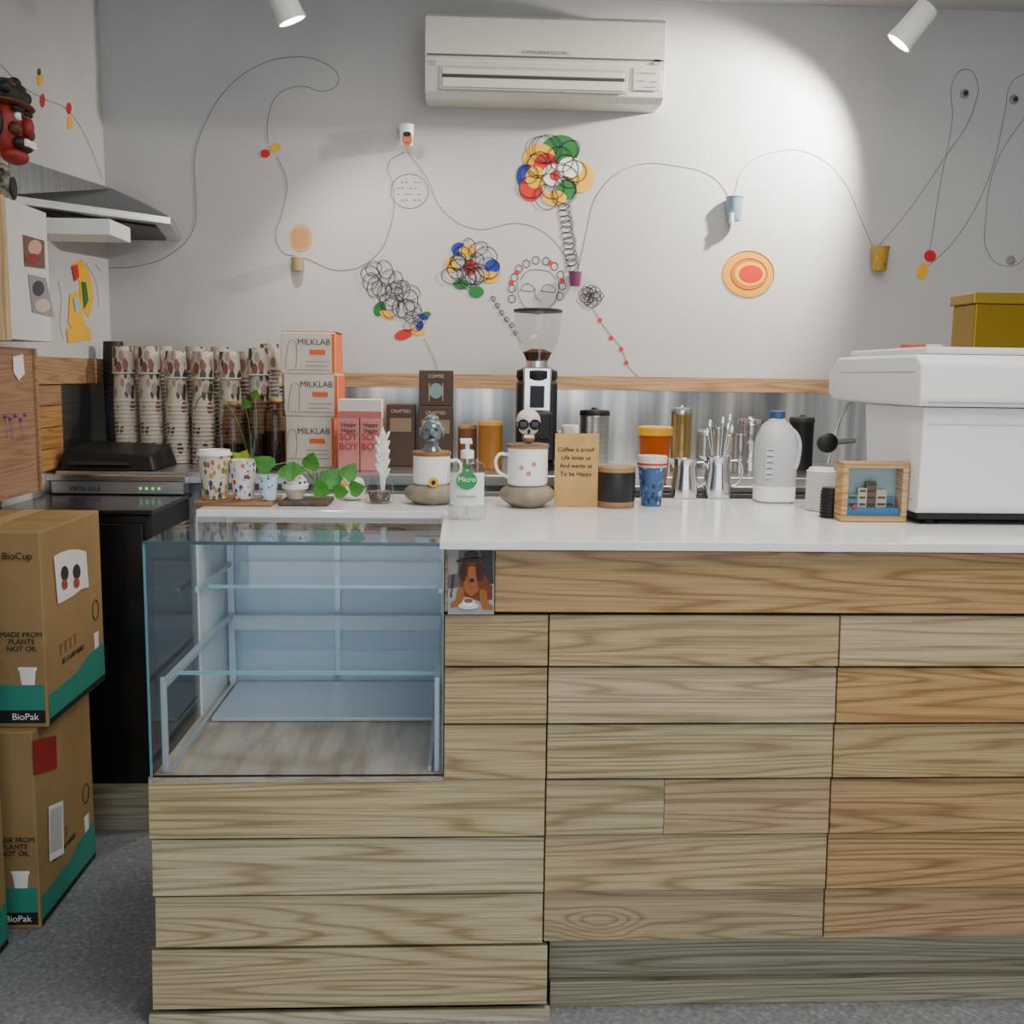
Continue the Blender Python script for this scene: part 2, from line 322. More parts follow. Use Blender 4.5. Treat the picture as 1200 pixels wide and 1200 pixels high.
for i,(a,b,m) in enumerate([(1130,110,DKG),(1188,117,DKG),(1184,305,M('#a87878',.5))]):
    p=W(a,b,YB); g=G('wall_knob',p); Rx=Matrix.Rotation(pi/2,3,'X')
    lathe('plate',[(.018,0),(.018,.006),(.014,.01)],p,M('#8c8f92',.4),g,20,rot=Rx); lathe('cap',[(.009,.01),(.009,.016),(.005,.02)],p,m,g,16,rot=Rx)
# ================================================================ AIR CONDITIONER
x0=W(498,60,YB-.2).x; x1=W(780,60,YB-.2).x; zt=W(640,17,YB-.2).z; zb=W(640,116,YB-.2).z
ac=G('air_conditioner',((x0+x1)/2,YB-.1,(zt+zb)/2)); hh=zt-zb; yf=YB-.21
ACW=M('#d2cfc6',.35)
extX('casing',[(YB,zb+.01),(YB,zt),(yf+.03,zt),(yf,zt-.02),(yf-.004,zb+hh*.47),(yf+.004,zb+hh*.44),(yf+.004,zb+hh*.42),(yf,zb+hh*.38),(yf+.01,zb+.015),(yf+.05,zb)],x0,x1,ACW,ac,.004)
boxpx('panel_gap',500,778,66,68.5,yf-.004,.004,M('#5f5d58',.6),ac)
boxpx('outlet_frame',514,736,79,107,yf-.008,.012,M('#b8b4a8',.4),ac,bevel=.003)
for i,(a,b) in enumerate([(82,89),(93,104)]): boxpx('louver_%d'%i,518,732,a,b,yf-.015,.01,ACW,ac,bevel=.003)
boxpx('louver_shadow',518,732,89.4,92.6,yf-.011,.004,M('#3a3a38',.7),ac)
boxpx('display',742,775,80,106,yf-.004,.006,M('#cdcac2',.3),ac,bevel=.002)
for k,uu in enumerate((507,770)): boxpx('clip_%d'%k,uu-4,uu+4,70,76,yf-.004,.004,M('#aaa8a0',.5),ac)
line('display_marks',[[(748,86),(768,86)],[(748,95),(755,95)],[(762,96),(770,96)],[(755,102),(768,102)]],onY(yf-.0055),.0012,DKG,ac)
txtY('maker_text','A MITSUBISHI ELECTRIC',640,62,4,yf-.006,M('#7a6a64',.5),ac)
# ================================================================ TRACK SPOTS
def spot(u,v,Y,d,en,ang=70,beam=None):
    p=W(u,v,Y); g=G('ceiling_spotlight',p); d=Vector(d).normalized(); q=d.to_track_quat('Z','Y').to_matrix()
    lathe('lamp_can',[(.034,-.12),(.042,-.11),(.046,.0),(.05,.03),(.045,.03),(.042,.0)],p,PWHITE,g,28,rot=q)
    lathe('lamp_face',[(.041,.016),(.03,.024),(.0001,.027)],p,M('#fff4e0',.3,emis=30),g,24,rot=q)
    s=p-d*.07; tube('stem',[[s,Vector((s.x,s.y,2.84))]],.008,PWHITE,g,smooth=False)
    box('track',s.x-.2,s.x+.2,s.y-.018,s.y+.018,2.835,2.869,PWHITE,g,.002)
    bd=Vector(beam).normalized() if beam else d
    l=bpy.data.lights.new('spot_lamp','SPOT'); l.energy=en; l.spot_size=radians(ang); l.spot_blend=.6; l.color=(1,.92,.81); l.shadow_soft_size=.03
    o=bpy.data.objects.new('spot_lamp',l); o.location=p+d*.07; o.rotation_euler=(-bd).to_track_quat('Z','Y').to_euler(); COL.objects.link(o); par(o,g)
spot(338,14,3.6,(.35,.15,-.85),36,115); spot(1060,42,3.76,(-.55,.22,-.72),175,108,(-.66,.5,-.5))
# ================================================================ LEFT WALL ITEMS
cb=G('wall_cabinet',(-1.33,3.05,1.68))
box('carcass',XL+.001,-1.25,2.93,3.2,1.49,1.87,M('#d4d3d0',.5),cb,.002)
box('wood_front',XL+.001,-1.252,2.905,2.928,1.485,1.875,wood('pine_front','#d8bd92','#cbae80','#b4976a','Z',knots=False),cb,.002)
C=onX(-1.248)
poly('photo_back_1',[(27,275),(52,282),(53,315),(29,312)],C,M('#6b4a3a',.5),cb); disc('photo_fig_1',41,290,8,9,onX(-1.2475),M('#c99a84',.6),cb); disc('photo_fig_1b',38,303,9,6,onX(-1.247),M('#8a2f2a',.6),cb)
poly('photo_back_2',[(33,321),(54,326),(64,372),(38,366)],C,M('#8d8a92',.5),cb); disc('photo_fig_2',45,338,7,9,onX(-1.2475),M('#3a3a44',.6),cb); disc('photo_fig_2b',50,358,9,8,onX(-1.247),M('#c9b0a0',.6),cb)
box('white_wall_shelf',XL+.001,-1.13,3.4,3.6,1.835,1.885,M('#e6e5e2',.4),None,.003)
hd=G('range_hood',(-1.25,3.8,1.95))
bot=[(XL+.002,3.32,1.915),(-1.03,3.72,1.915),(-1.12,4.18,1.915),(XL+.002,4.18,1.915)]
lip=[(a,b,1.94) for a,b,c in bot]; top=[(XL+.002,3.34,2.06),(-1.27,3.86,2.055),(-1.25,4.17,2.055),(XL+.002,4.17,2.06)]
HSTEEL=noisy('hood_steel',[(.3,'#7d8083'),(.7,'#989b9c')],3,.3,metal=1,mapping=(1,60,1))
hexa('lip',bot,lip,STEEL,hd,.002); hexa('canopy',lip,top,HSTEEL,hd)
hexa('filter',[(XL+.03,3.42,1.908),(-1.09,3.75,1.908),(-1.16,4.12,1.908),(XL+.03,4.12,1.908)],[(XL+.03,3.42,1.914),(-1.09,3.75,1.914),(-1.16,4.12,1.914),(XL+.03,4.12,1.914)],M('#303436',.4,.8),hd)
# tribal mask
m0=LX(11,148,XL+.05); mk0=G('tribal_mask',m0); MR=M('#8e2216',.5); MB=M('#1a1512',.5); MBR=M('#5a2a1a',.5)
ell('face',m0,(.045,.07,.1),MR,mk0); ell('headdress',m0+Vector((0,0,.085)),(.05,.085,.05),MB,mk0)
for i in range(5): ell('headdress_knob_%d'%i,m0+Vector((.02,-.07+.035*i,.12-abs(i-2)*.012)),(.02,.02,.02),[MB,MBR][i%2],mk0)
ell('hat_brim',m0+Vector((.015,0,.06)),(.05,.1,.014),MBR,mk0)
for s in (-1,1):
    ell('eye',m0+Vector((.04,s*.03,.022)),(.012,.017,.012),PWHITE,mk0); ell('pupil',m0+Vector((.051,s*.03,.022)),(.005,.007,.007),MB,mk0); ell('brow',m0+Vector((.04,s*.033,.042)),(.014,.03,.009),MB,mk0); ell('cheek',m0+Vector((.035,s*.045,-.015)),(.02,.022,.02),MBR,mk0)
    ell('ear',m0+Vector((0,s*.072,.0)),(.012,.015,.04),MB,mk0)
ell('nose',m0+Vector((.052,0,-.002)),(.02,.018,.028),MR,mk0); ell('lips',m0+Vector((.038,0,-.052)),(.024,.052,.024),MB,mk0)
for i in range(7): box('tooth_%d'%i,m0.x+.055,m0.x+.065,m0.y-.035+i*.01,m0.y-.027+i*.01,m0.z-.062,m0.z-.042,PWHITE,mk0,.001)
ell('chin',m0+Vector((.012,0,-.085)),(.036,.055,.025),MR,mk0)
fg=G('bird_figurine',(-1.32,3.06,1.871)); fl=Vector((-1.31,3.06,1.871)); FM=noisy('speckled_clay',[(.4,'#2c2a26'),(.6,'#8a8478')],40,.6)
lathe('body',[(.018,0),(.026,.01),(.03,.04),(.022,.075),(.008,.085)],fl,FM,fg,20); ell('head',fl+Vector((0,-.005,.092)),(.022,.022,.02),FM,fg); ell('beak',fl+Vector((.01,-.03,.09)),(.005,.012,.005),MB,fg)
for s in(-1,1): ell('wing',fl+Vector((s*.028,0,.045)),(.006,.02,.032),MB,fg)
pb=G('pin_board',(-1.3,2.95,1.25)); box('board',-1.33,-1.3,2.6,3.19,1.04,1.47,wood('plywood_panel','#a87a50','#a0734a','#956a42','Y',knots=False),pb,.002)
box('board_edge',-1.299,-1.292,3.175,3.19,1.04,1.47,OAKYY,pb)
for i,(a,b) in enumerate([(7,488),(13,490),(19,487),(25,491),(30,486)]): ell('pin_%d'%i,LX(a,b,-1.295),(.004,.006,.006),M('#6d4a9a',.4),pb,10,6)
line('pin_strings',[[(a,b),(a+2,b+25)] for a,b in [(7,488),(13,490),(25,491)]],onX(-1.296),.001,M('#7a6ab0',.6),pb)
poly('pinned_tag',[(15,418),(27,415),(29,438),(22,446),(16,436)],onX(-1.297),PWHITE,pb)
# ================================================================ CARDBOARD BOXES
def carton(x1,y0,y1,z0,z1):
    g=G('cardboard_box',((XL+x1)/2,(y0+y1)/2,z0)); x0=XL+.02
    box('carton',x0,x1,y0,y1,z0,z1,CARD,g,.004)
    box('tape',(x0+x1)/2-.025,(x0+x1)/2+.025,y0+.002,y1-.002,z1-.0005,z1+.0008,M('#b9a070',.3),g)
    box('flap_seam',x0+.004,x1-.004,(y0+y1)/2-.001,(y0+y1)/2+.001,z1-.001,z1+.0004,M('#5a4528',.8),g)
    e=.0012; ym=(y0+y1)/2
    pts=[(y0+.006,z0+.02),(y1-.006,z0+.02),(y1-.006,z0+.115),(ym+.06,z0+.105),(ym,z0+.085),(y0+.006,z0+.08)]
    hexa('green_print_side',[(x1+e,a,b) for a,b in pts],[(x1+e+.0003,a,b) for a,b in pts],TEAL,g)
    box('black_band_side',x1+e,x1+e+.0004,y0+.006,y1-.006,z0+.005,z0+.02,INK,g)
    box('black_print_front',x1-.17,x1-.006,y0-.002,y0-.001,z0+.012,z0+.045,INK,g)
    box('green_print_front',x1-.17,x1-.006,y0-.0018,y0-.001,z0+.045,z0+.11,TEAL,g)
    lathe('printed_cup',[(.013,0),(.02,.062),(.023,.062),(.023,.07)],(x1-.045,y0-.0005,z0+.085),PWHITE,g,16,sy=.05)
    txt('print_maker','BioPak',(x1-.055,y0-.003,z0+.028),.024,PWHITE,g)
    txt('print_words','MADE FROM\nPLANTS\nNOT OIL',(x1-.055,y0-.003,z0+.22),.018,INK,g)
    txt('print_side','BC-12-ART SERIES',(x1+.002,ym-.03,z0+.14),.019,INK,g,rot=(pi/2,0,pi/2))
    for k in range(4): lathe('printed_small_cup_%d'%k,[(.007,0),(.01,.026),(.012,.026),(.012,.03)],(x1+.0003,ym-.11+k*.033,z0+.16),M('#806040',.6),g,10,sx=.08)
    tube('printed_ring',[[(x1+.001,y1-.06+.022*cos(t),z0+.22+.028*sin(t)) for t in [i*pi/4 for i in range(8)]]],.0012,INK,g,True)
    lathe('printed_icon',[(.013,0),(.018,.06),(.02,.065)],(x1+.0003,y1-.06,z0+.09),PWHITE,g,16,sx=.06)
    return g
g=carton(-1.035,2.52,2.93,.52,1.015)
poly('paper_cup_blank',[(63,652),(72,647),(82,644),(92,644),(101,646),(104,688),(96,690),(86,698),(76,704),(68,708)],onX(-1.032),PWHITE,g)
for a,b in [(76,672),(90,670)]: disc('printed_bear',a,b,4.5,9,onX(-1.031),M('#3a3a30',.6),g); disc('printed_bear_cup',a,b+13,3.5,6,onX(-1.0305),M('#a84a3a',.6),g)
txt('print_top','BioCup',(-1.09,2.516,.955),.024,INK,g)
g=carton(-1.065,2.49,2.88,.0,.519)
poly('red_sticker',[(38,868),(66,862),(67,900),(40,908)],onX(-1.062),M('#a02a2a',.5),g); poly('label_sticker',[(57,945),(74,938),(75,1000),(58,1010)],onX(-1.062),PWHITE,g)
line('barcode',[[(60+i*2,950-i),(60+i*2,1000-i)] for i in range(7)],onX(-1.0615),.0007,INK,g)
carton(-1.115,2.0,2.42,0,.52)
cr=G('black_plastic_crate',(-1.2,2.2,.522))
for k in range(2):
    z=.523+k*.27
    for i in range(5): box('slat_%d_%d'%(k,i),XL+.03,-1.122,2.02,2.4,z+i*.05,z+i*.05+.03,BLACK,cr,.003)
    for yy in (2.02,2.2,2.38): box('post',-1.14,-1.12,yy-.01,yy+.01,z,z+.26,BLACK,cr)
# ================================================================ BACK BENCH / FRIDGE
bb=G('back_bench',(.2,3.85,0))
box('worktop',XL+.033,1.9,3.5,4.185,BZ-.04,BZ,STEEL,bb,.004); box('cabinet',XL+.035,1.88,3.54,4.18,.1,BZ-.041,M('#8d9092',.5),bb); box('kick',XL+.05,1.86,3.6,4.15,0,.1,BLACK,bb)
for i in range(5): box('door_%d'%i,-.9+i*.55,-.37+i*.55,3.525,3.539,.12,BZ-.06,M('#a9acae',.35,.6),bb,.003)
fr=G('under_bench_fridge',(-1.15,3.25,0))
box('fridge_body',XL+.035,-.93,3.06,3.49,.15,.985,M('#0b0b0d',.35),fr,.005); box('fridge_top',XL+.034,-.92,3.04,3.495,.986,1.0,M('#1c1b1d',.15),fr,.003)
box('fridge_door',XL+.04,-.95,3.045,3.058,.18,.96,M('#111114',.25),fr,.004)
box('plinth',XL+.035,-.93,3.06,3.48,0,.149,OAKG,fr)
ap=G('steel_appliance',(-1.15,3.46,1.0)); box('body',-1.36,-.93,3.42,3.499,1.001,1.055,STEEL,ap,.004)
box('front_lip',-1.37,-.92,3.405,3.419,1.045,1.068,CHROME,ap,.003)
txt('badge','VIRTU SALE',(-1.25,3.418,1.02),.02,INK,ap)
for i in range(4): ell('light_%d'%i,(-1.07+i*.02,3.418,1.022),(.005,.003,.005),M('#70e070',.4,emis=1),ap,10,6)
pr=G('receipt_printer',(-1.23,3.7,BZ)); hexa('body',[(-1.37,3.52,BZ+.001),(-1.05,3.52,BZ+.001),(-1.05,3.8,BZ+.001),(-1.37,3.8,BZ+.001)],[(-1.365,3.55,BZ+.07),(-1.07,3.55,BZ+.05),(-1.07,3.78,BZ+.075),(-1.365,3.78,BZ+.085)],BLACK,pr,.008)
box('slot',-1.34,-1.14,3.517,3.53,BZ+.02,BZ+.03,DKG,pr)
# ---------------------------------------------------------------- cup stacks
CUPP=patmat('cup_print','#a89e92',['#2c2826','#84604e','#5e564f','#cfc8bc'],40,.7,(1,1,.55),.55); CUPP2=patmat('cup_print_b','#b8ad9f',['#7a4838','#3a3634','#8c8074'],46,.6,(1,1,.5),.55)
CW=M('#b5aca0',.3); CW2=M('#cdc6ba',.3)
cs=G('takeaway_cup_stacks',(-1.0,3.95,BZ))
st=[(134,398,3.98,1),(146,404,3.88,0),(163,402,4.02,0),(176,406,3.86,0),(193,403,4.0,0),(206,407,3.85,0),(226,404,4.0,0),(236,408,3.84,0),(257,406,3.98,0),(270,410,3.83,0),(290,408,3.97,0),(304,404,3.84,0),(318,402,3.97,0)]
for i,(u,v,Y,k) in enumerate(st):
    p=W(u,v,Y); rr=.042
    hcup=.1; top=p.z-BZ; lowh=top-hcup-(.1 if i%2 else .0); n=int(lowh/.015); prof=[(rr*.9,.001)]; fm=[]
    for j in range(n):
        z=.015*j; prof+=[(rr*1.02,z+.002),(rr*1.02,z+.005),(rr*.96,z+.006),(rr*.95,z+.0145)]; fm+=[1,1,0,0]
    z=.015*n
    while z+hcup<=top+.02:
        prof+=[(rr*1.03,z+.002),(rr*1.03,z+.006),(rr*.97,z+.007),(rr*.84,z+hcup),(rr*.80,z+hcup),(rr*.78,z+hcup-.002)]; fm+=[1,1,0,0,1,1]; z+=hcup
    tl=Matrix.Rotation(random.uniform(-.022,.022),3,'Y')
    lathe('stack_%d'%i,prof,(p.x,p.y,BZ+.001),[BLACK,DKG] if k else [[CUPP,CUPP2][i%2],[CW,CW2][i%2]],cs,24,fmi=fm,rot=tl)
# ---------------------------------------------------------------- milk cartons
CARTM=M('#cfc8bd',.6); OR2=M('#de6024',.6)
mkc=G('milk_carton_cases',(W(360,500,3.72).x,3.8,BZ)); zz=[BZ+.001]+[W(360,v,3.72).z for v in (488,438,389)]
xa=W(329,460,3.72).x; xb=W(392,460,3.72).x
for i in range(3):
    off=[.0,.012,.004][i]
    box('case_%d'%i,xa+off,xb+off,3.72,3.93,zz[i],zz[i+1]-.001,CARTM,mkc,.003)
    box('orange_side_%d'%i,xb+off+.0003,xb+off+.0012,3.725,3.925,zz[i]+.004,zz[i+1]-.005,OR2,mkc)
    box('orange_edge_%d'%i,xb+off-.012,xb+off-.001,3.7185,3.7195,zz[i]+.004,zz[i+1]-.005,OR2,mkc)
    zm=(zz[i]+zz[i+1])/2; cx=(xa+xb)/2+off
    box('orange_tab_%d'%i,cx+.005,cx+.06,3.7175,3.7195,zm-.005,zm+.012,OR2,mkc)
    txt('name_%d'%i,'MILKLAB',(cx+.02,3.717,zm+.038),.03,M('#4a4440',.6),mkc)
    tube('lineart_%d'%i,[[(xa+off+.014,3.7185,zm-.06),(xa+off+.02,3.7185,zm),(xa+off+.04,3.7185,zm+.045),(xa+off+.055,3.7185,zm),(xa+off+.05,3.7185,zm-.055)],[(cx-.01,3.7185,zm-.03),(xb+off-.02,3.7185,zm-.03)],[(cx-.01,3.7185,zm-.045),(xb+off-.03,3.7185,zm-.045)],[(xa+off+.02,3.7185,zm-.06),(xb+off-.02,3.7185,zm-.06)]],.0009,M('#8a6a5a',.6),mkc)
box('top_flap',xa+.004,xb+.012,3.73,3.92,zz[3],zz[3]+.003,OR2,mkc)
PINK=M('#cf8884',.55); so=G('soy_milk_cartons',(W(420,500,3.6).x,3.65,BZ))
for i,(a,b,v0) in enumerate([(396,421,491),(422,447,491)]):
    x_0=W(a,510,3.6).x; x_1=W(b,510,3.6).x; zt=W(420,v0,3.6).z; xm=(x_0+x_1)/2
    box('carton_%d'%i,x_0,x_1,3.6,3.67,BZ+.001,zt,PINK,so,.002)
    txt('happy_%d'%i,'Happy\nHappy',(xm,3.597,zt-.03),.02,M('#3a2a30',.6),so); txt('soy_%d'%i,'SOY\nBOY',(xm,3.597,zt-.08),.034,M('#b03038',.6),so)
box('upper_box',W(396,480,3.6).x,W(447,480,3.6).x,3.605,3.69,zt+.001,W(420,468,3.6).z,M('#e0d6d0',.6),so,.002); box('upper_stripe',W(396,480,3.6).x,W(447,480,3.6).x,3.603,3.6045,zt+.004,W(420,482,3.6).z,M('#c86a6a',.6),so)
cf=G('coffee_bag_boxes',(W(485,500,3.8).x,3.85,BZ)); BRB=M('#4a3a30',.6)
for i,(a,b,v0) in enumerate([(453,486,474),(490,531,476)]):
    o=boxpx('box_%d'%i,a,b,v0,540,3.8,.1,BRB,cf,zb=BZ+.001,bevel=.003); txtY('label_%d'%i,'CRAFTED',(a+b)/2,(v0+8),4,3.797,M('#c9b89a',.6),cf)
    boxpx('band_%d'%i,a+4,b-4,v0+16,v0+32,3.798,.001,M('#8a7860',.6),cf)
boxpx('box_top',491,531,434,475,3.81,.09,BRB,cf,zb=W(500,476,3.8).z+.001,bevel=.003); txtY('label_top','COFFEE',511,441,4,3.807,M('#c9b89a',.6),cf); disc('emblem',511,458,8,9,onY(3.808),M('#7a9a9a',.6),cf)
line('pole_marks',[[(503,449),(503,470)],[(519,449),(519,470)]],onY(3.808),.0015,M('#c9b89a',.6),cf)
cf2=G('cold_brew_carafes',(W(298,520,3.62).x,3.62,BZ))
for i,(u,v) in enumerate([(273,474),(299,462),(322,470)]):
    p=W(u,v,3.63); rr=.038; h=p.z-BZ
    lathe('glass_%d'%i,[(rr,.001),(rr*1.02,.01),(rr*1.02,h*.78),(rr*.9,h*.86),(rr*.82,h*.92),(rr*.92,h)],(p.x,p.y,BZ),BRG,cf2,24)
    lathe('liquid_%d'%i,[(rr*.9,.006),(rr*.92,h*.4+i*.02)],(p.x,p.y,BZ),M('#2c180c',.2),cf2,20)
    lathe('stopper_%d'%i,[(rr*.5,h-.005),(rr*.5,h+.012)],(p.x,p.y,BZ),M('#b09060',.6),cf2,16)
LEAF=noisy('leaf_green',[(.3,'#2a7420'),(.7,'#559f34')],20,.4); LEAF2=M('#a8c63a',.45)
sp=G('stem_cuttings',(W(295,450,3.55).x,3.55,BZ)); p=W(295,535,3.55)
lathe('vase',[(.018,0),(.02,.01),(.02,.09),(.012,.11),(.013,.13)],(p.x,p.y,BZ+.001),GLS,sp,20)
tube('stems',[[(p.x,p.y,BZ+.01),W(292,500,3.55),W(286,470,3.55)],[(p.x,p.y,BZ+.02),W(270,480,3.55),W(250,460,3.55),W(235,465,3.55),W(228,480,3.55)],[(p.x,p.y,BZ+.02),W(300,490,3.55),W(297,455,3.55)]],.002,M('#4a6a2a',.5),sp)
leaf('leaf_a',W(289,478,3.55),.035,-.2,.2,LEAF,sp); leaf('leaf_b',W(298,466,3.55),.03,.3,.1,LEAF,sp)
# ================================================================ GRINDER
p=W(629,535,3.72); gx=p.x; gy=3.78; gr=G('coffee_grinder',(gx,gy,BZ)); s=1/ppm((gx,gy,1.3))
def gz(v): return W(629,v,gy).z
zb_=BZ+.001
lathe('foot',[(25*s*1.1,0),(25*s*1.1,.02),(22*s,.03)],(gx,gy,zb_),BLACK,gr,28)
box('body',gx-23*s,gx+23*s,gy-.06,gy+.08,zb_+.03,gz(445),BLACK,gr,.015)
boxpx('chrome_face',613,646,430,505,gy-.068,.012,CHROME,gr,bevel=.01); boxpx('dark_face',621,638,452,478,gy-.070,.004,BLACK,gr,bevel=.002)
box('doser',gx-16*s,gx+16*s,gy-.12,gy-.065,gz(512),gz(480),BLACK,gr,.012)
tube('portafilter_fork',[[(gx-.03,gy-.08,gz(518)),(gx-.03,gy-.15,gz(518)),(gx+.03,gy-.15,gz(518)),(gx+.03,gy-.08,gz(518))]],.005,CHROME,gr,smooth=False)
lathe('collar',[(22*s,0),(24*s,.008),(24*s,.035),(17*s,.045)],(gx,gy,gz(446)),BLACK,gr,28)
lathe('throat',[(14*s,0),(14*s,.03)],(gx,gy,gz(433)),CHROME,gr,28)
lathe('hopper',[(13*s,gz(425)),(15*s,gz(418)),(23*s,gz(402)),(26*s,gz(388)),(27*s,gz(364))],(gx,gy,0),glass('hopper_plastic',(.90,.895,.885)),gr,32)
lathe('beans',[(12*s,gz(423)),(14*s,gz(419)),(17*s,gz(413)),(8*s,gz(409))],(gx,gy,0),noisy('coffee_beans',[(.3,'#1c0e08'),(.7,'#5a3218')],200,.5),gr,24)
lathe('lid',[(28*s,gz(366)),(28.5*s,gz(365)),(28.5*s,gz(363)),(24*s,gz(362))],(gx,gy,0),DKG,gr,32)
# ================================================================ BACK BENCH SMALL ITEMS
def can(name,u,vt,w,Y,mat,lid=None,zbase=BZ,handle=False,taper=1.0):
    p=W(u,vt,Y); rr=w/2/ppm(p); h=p.z-zbase-.001; g=G(name,(p.x,Y,zbase))
    lathe('body',[(rr*.96*taper,.0),(rr*taper,.005),(rr,h*.93),(rr*1.03,h*.95),(rr*.96,h)],(p.x,Y,zbase+.001),mat,g,28)
    if lid: lathe('lid',[(rr*1.05,h*.96),(rr*1.06,h*1.0),(rr*1.0,h*1.05),(rr*.25,h*1.07),(rr*.2,h*1.1)],(p.x,Y,zbase+.001),lid,g,28)
    if handle: tube('handle',[[(p.x+rr*.95,Y,zbase+h*.8),(p.x+rr*1.8,Y,zbase+h*.75),(p.x+rr*1.7,Y,zbase+h*.35),(p.x+rr*.95,Y,zbase+h*.25)]],.004,mat,g)
    return g,p,rr,h
can('amber_storage_jar',575,496,28,3.75,M('#a8742c',.3),lid=M('#c9a050',.4)); can('brown_storage_jar',548,500,22,3.8,M('#7a5030',.4),lid=OAKW)
can('steel_canister',697,484,34,3.8,STEEL,lid=BLACK); can('paper_cup_small',668,498,20,3.7,M('#d8d4cc',.5),taper=.75)
can('steel_canister',799,482,24,3.75,M('#c8a870',.22,.9),lid=CHROME); can('steel_teapot',880,494,28,3.8,CHROME,lid=CHROME,handle=True)
can('steel_jug',842,500,18,3.85,CHROME,handle=True); can('steel_jug',826,504,20,3.95,STEEL)
can('black_pot',940,492,28,3.85,BLACK,lid=DKG); can('steel_teapot',905,500,20,3.9,STEEL,lid=CHROME); can('glass_tumbler',722,508,16,3.85,GLS); can('steel_jug',655,505,16,3.95,STEEL)
can('steel_jug',868,508,18,3.7,CHROME,handle=True)
sh=G('aisle_shelf',(1.1,3.3,0)); box('shelf_top',.3,1.75,3.2,3.45,BZ-.02,BZ,STEEL,sh,.003)
for xx in (.33,1.0,1.7): box('leg',xx-.015,xx+.015,3.3,3.33,0,BZ-.021,STEEL,sh)
g,p,rr,h=can('spread_tub',768,503,38,3.3,M('#c85a10',.35),taper=.8)
lathe('yellow_lid',[(rr*1.05,h-.02),(rr*1.08,h-.018),(rr*1.08,h+.006),(rr*.95,h+.01)],(p.x,3.3,BZ+.001),M('#f0b010',.4),g,28)
# ================================================================ SERVICE COUNTER
def zr(v,u=640): return W(u,v,YC).z
XE=1.5
xL=W(176,1000,YC).x; xs0=W(521,760,YC).x; xs1=W(641,850,YC).x; xs2=W(978,850,YC).x
sc=G('service_counter',(.3,2.45,0))
def plank(n,xa,xb,z0,z1,mat,y=YC):
    t=.018
    v=[(xa,y-.004,z0),(xb,y-.004,z0),(xb,y+t,z0),(xa,y+t,z0),(xa,y+.003,z1),(xb,y+.003,z1),(xb,y+t,z1),(xa,y+t,z1)]
    return mk(n,v,BF,mat,sc,bevel=.0015)
zt0=H-.0205
z_case=zr(910)
rows=[(721,780),(783,847),(850,912),(915,978),(980,1044),(1046,1102)]
gp=.0015
plank('fascia_board',W(580,680,YC).x,XE,zr(717),zt0-.004,OAKW); plank('fascia_end',xs0,W(580,680,YC).x-.001,zr(717),zt0-.004,OAK)
for i,(a,b) in enumerate(rows):
    z1=zr(a)-.000; z0=zr(b)
    if i<3: plank('board_a%d'%i,xs0,xs1-gp,z0,z1,[OAK,OAK,OAK][i])
    if i==3:
        xm=W(778,945,YC).x; plank('board_b3',xs1+gp,xm,z0,z1,OAKL); plank('board_b3x',xm+.0005,xs2-gp,z0,z1,OAKW)
    else: plank('board_b%d'%i,xs1+gp,xs2-gp,z0,z1,[OAK,OAK,OAKL,OAK,OAK,OAK][i])
    plank('board_c%d'%i,xs2+gp,XE,z0,z1,[OAK,OAKW,OAK,OAKW,OAKW,OAKW][i])
rl=[(914,979),(982,1045),(1048,1104),(1108,1174)]
for i,(a,b) in enumerate(rl):
    plank('board_l%d'%i,xL+[0,.003,.006,-.004][i],xs1-gp+(0,.0,.0,.012)[i],zr(b),zr(a) if i else z_case,[OAKL,OAKL,OAKL,OAKL][i],y=YC-(.004 if i==3 else 0))
zk=zr(1104)
DKP=M('#2a2218',.9)
box('core_right',xs0+.003,XE-.002,YC+.0205,YC+.05,zk,zt0-.004,DKP,sc)
box('core_left',xL+.006,xs0+.002,YC+.0205,YC+.05,.06,z_case-.012,DKP,sc)
box('side_end_panel',xL+.003,xL+.02,YC+.052,2.84,.02,z_case-.012,OAKG,sc)
box('case_end_panel',xs0+.004,xs0+.022,YC+.055,2.84,z_case-.01,zt0-.002,OAK,sc)
box('back_panel',xL+.006,XE-.002,2.82,2.838,.02,z_case-.012,OAKG,sc); box('back_panel_right',xs0+.004,XE-.002,2.8205,2.838,z_case-.01,zt0-.002,OAKG,sc)
box('side_panel_right',XE-.022,XE-.003,YC+.052,2.819,.02,zt0-.002,OAKG,sc)
plank('plinth_left',xL-.012,xs1+.018,.0,zr(1180),OAKG,y=YC-.012)
box('kick_recess',xs1+.02,XE,YC+.055,YC+.075,.04,zk+.01,OAKG,sc); box('kick_skirt',xs1+.021,XE,YC+.035,YC+.054,0,.058,OAKG,sc,.002)
SLAB=noisy('white_quartz',[(.35,'#e8e9ea'),(.65,'#f0f1f2')],8,.15)
xsl=W(515,630,YC-.02).x
box('slab',xsl,XE+.01,YC-.02,2.85,H-.02,H,SLAB,sc,.002)
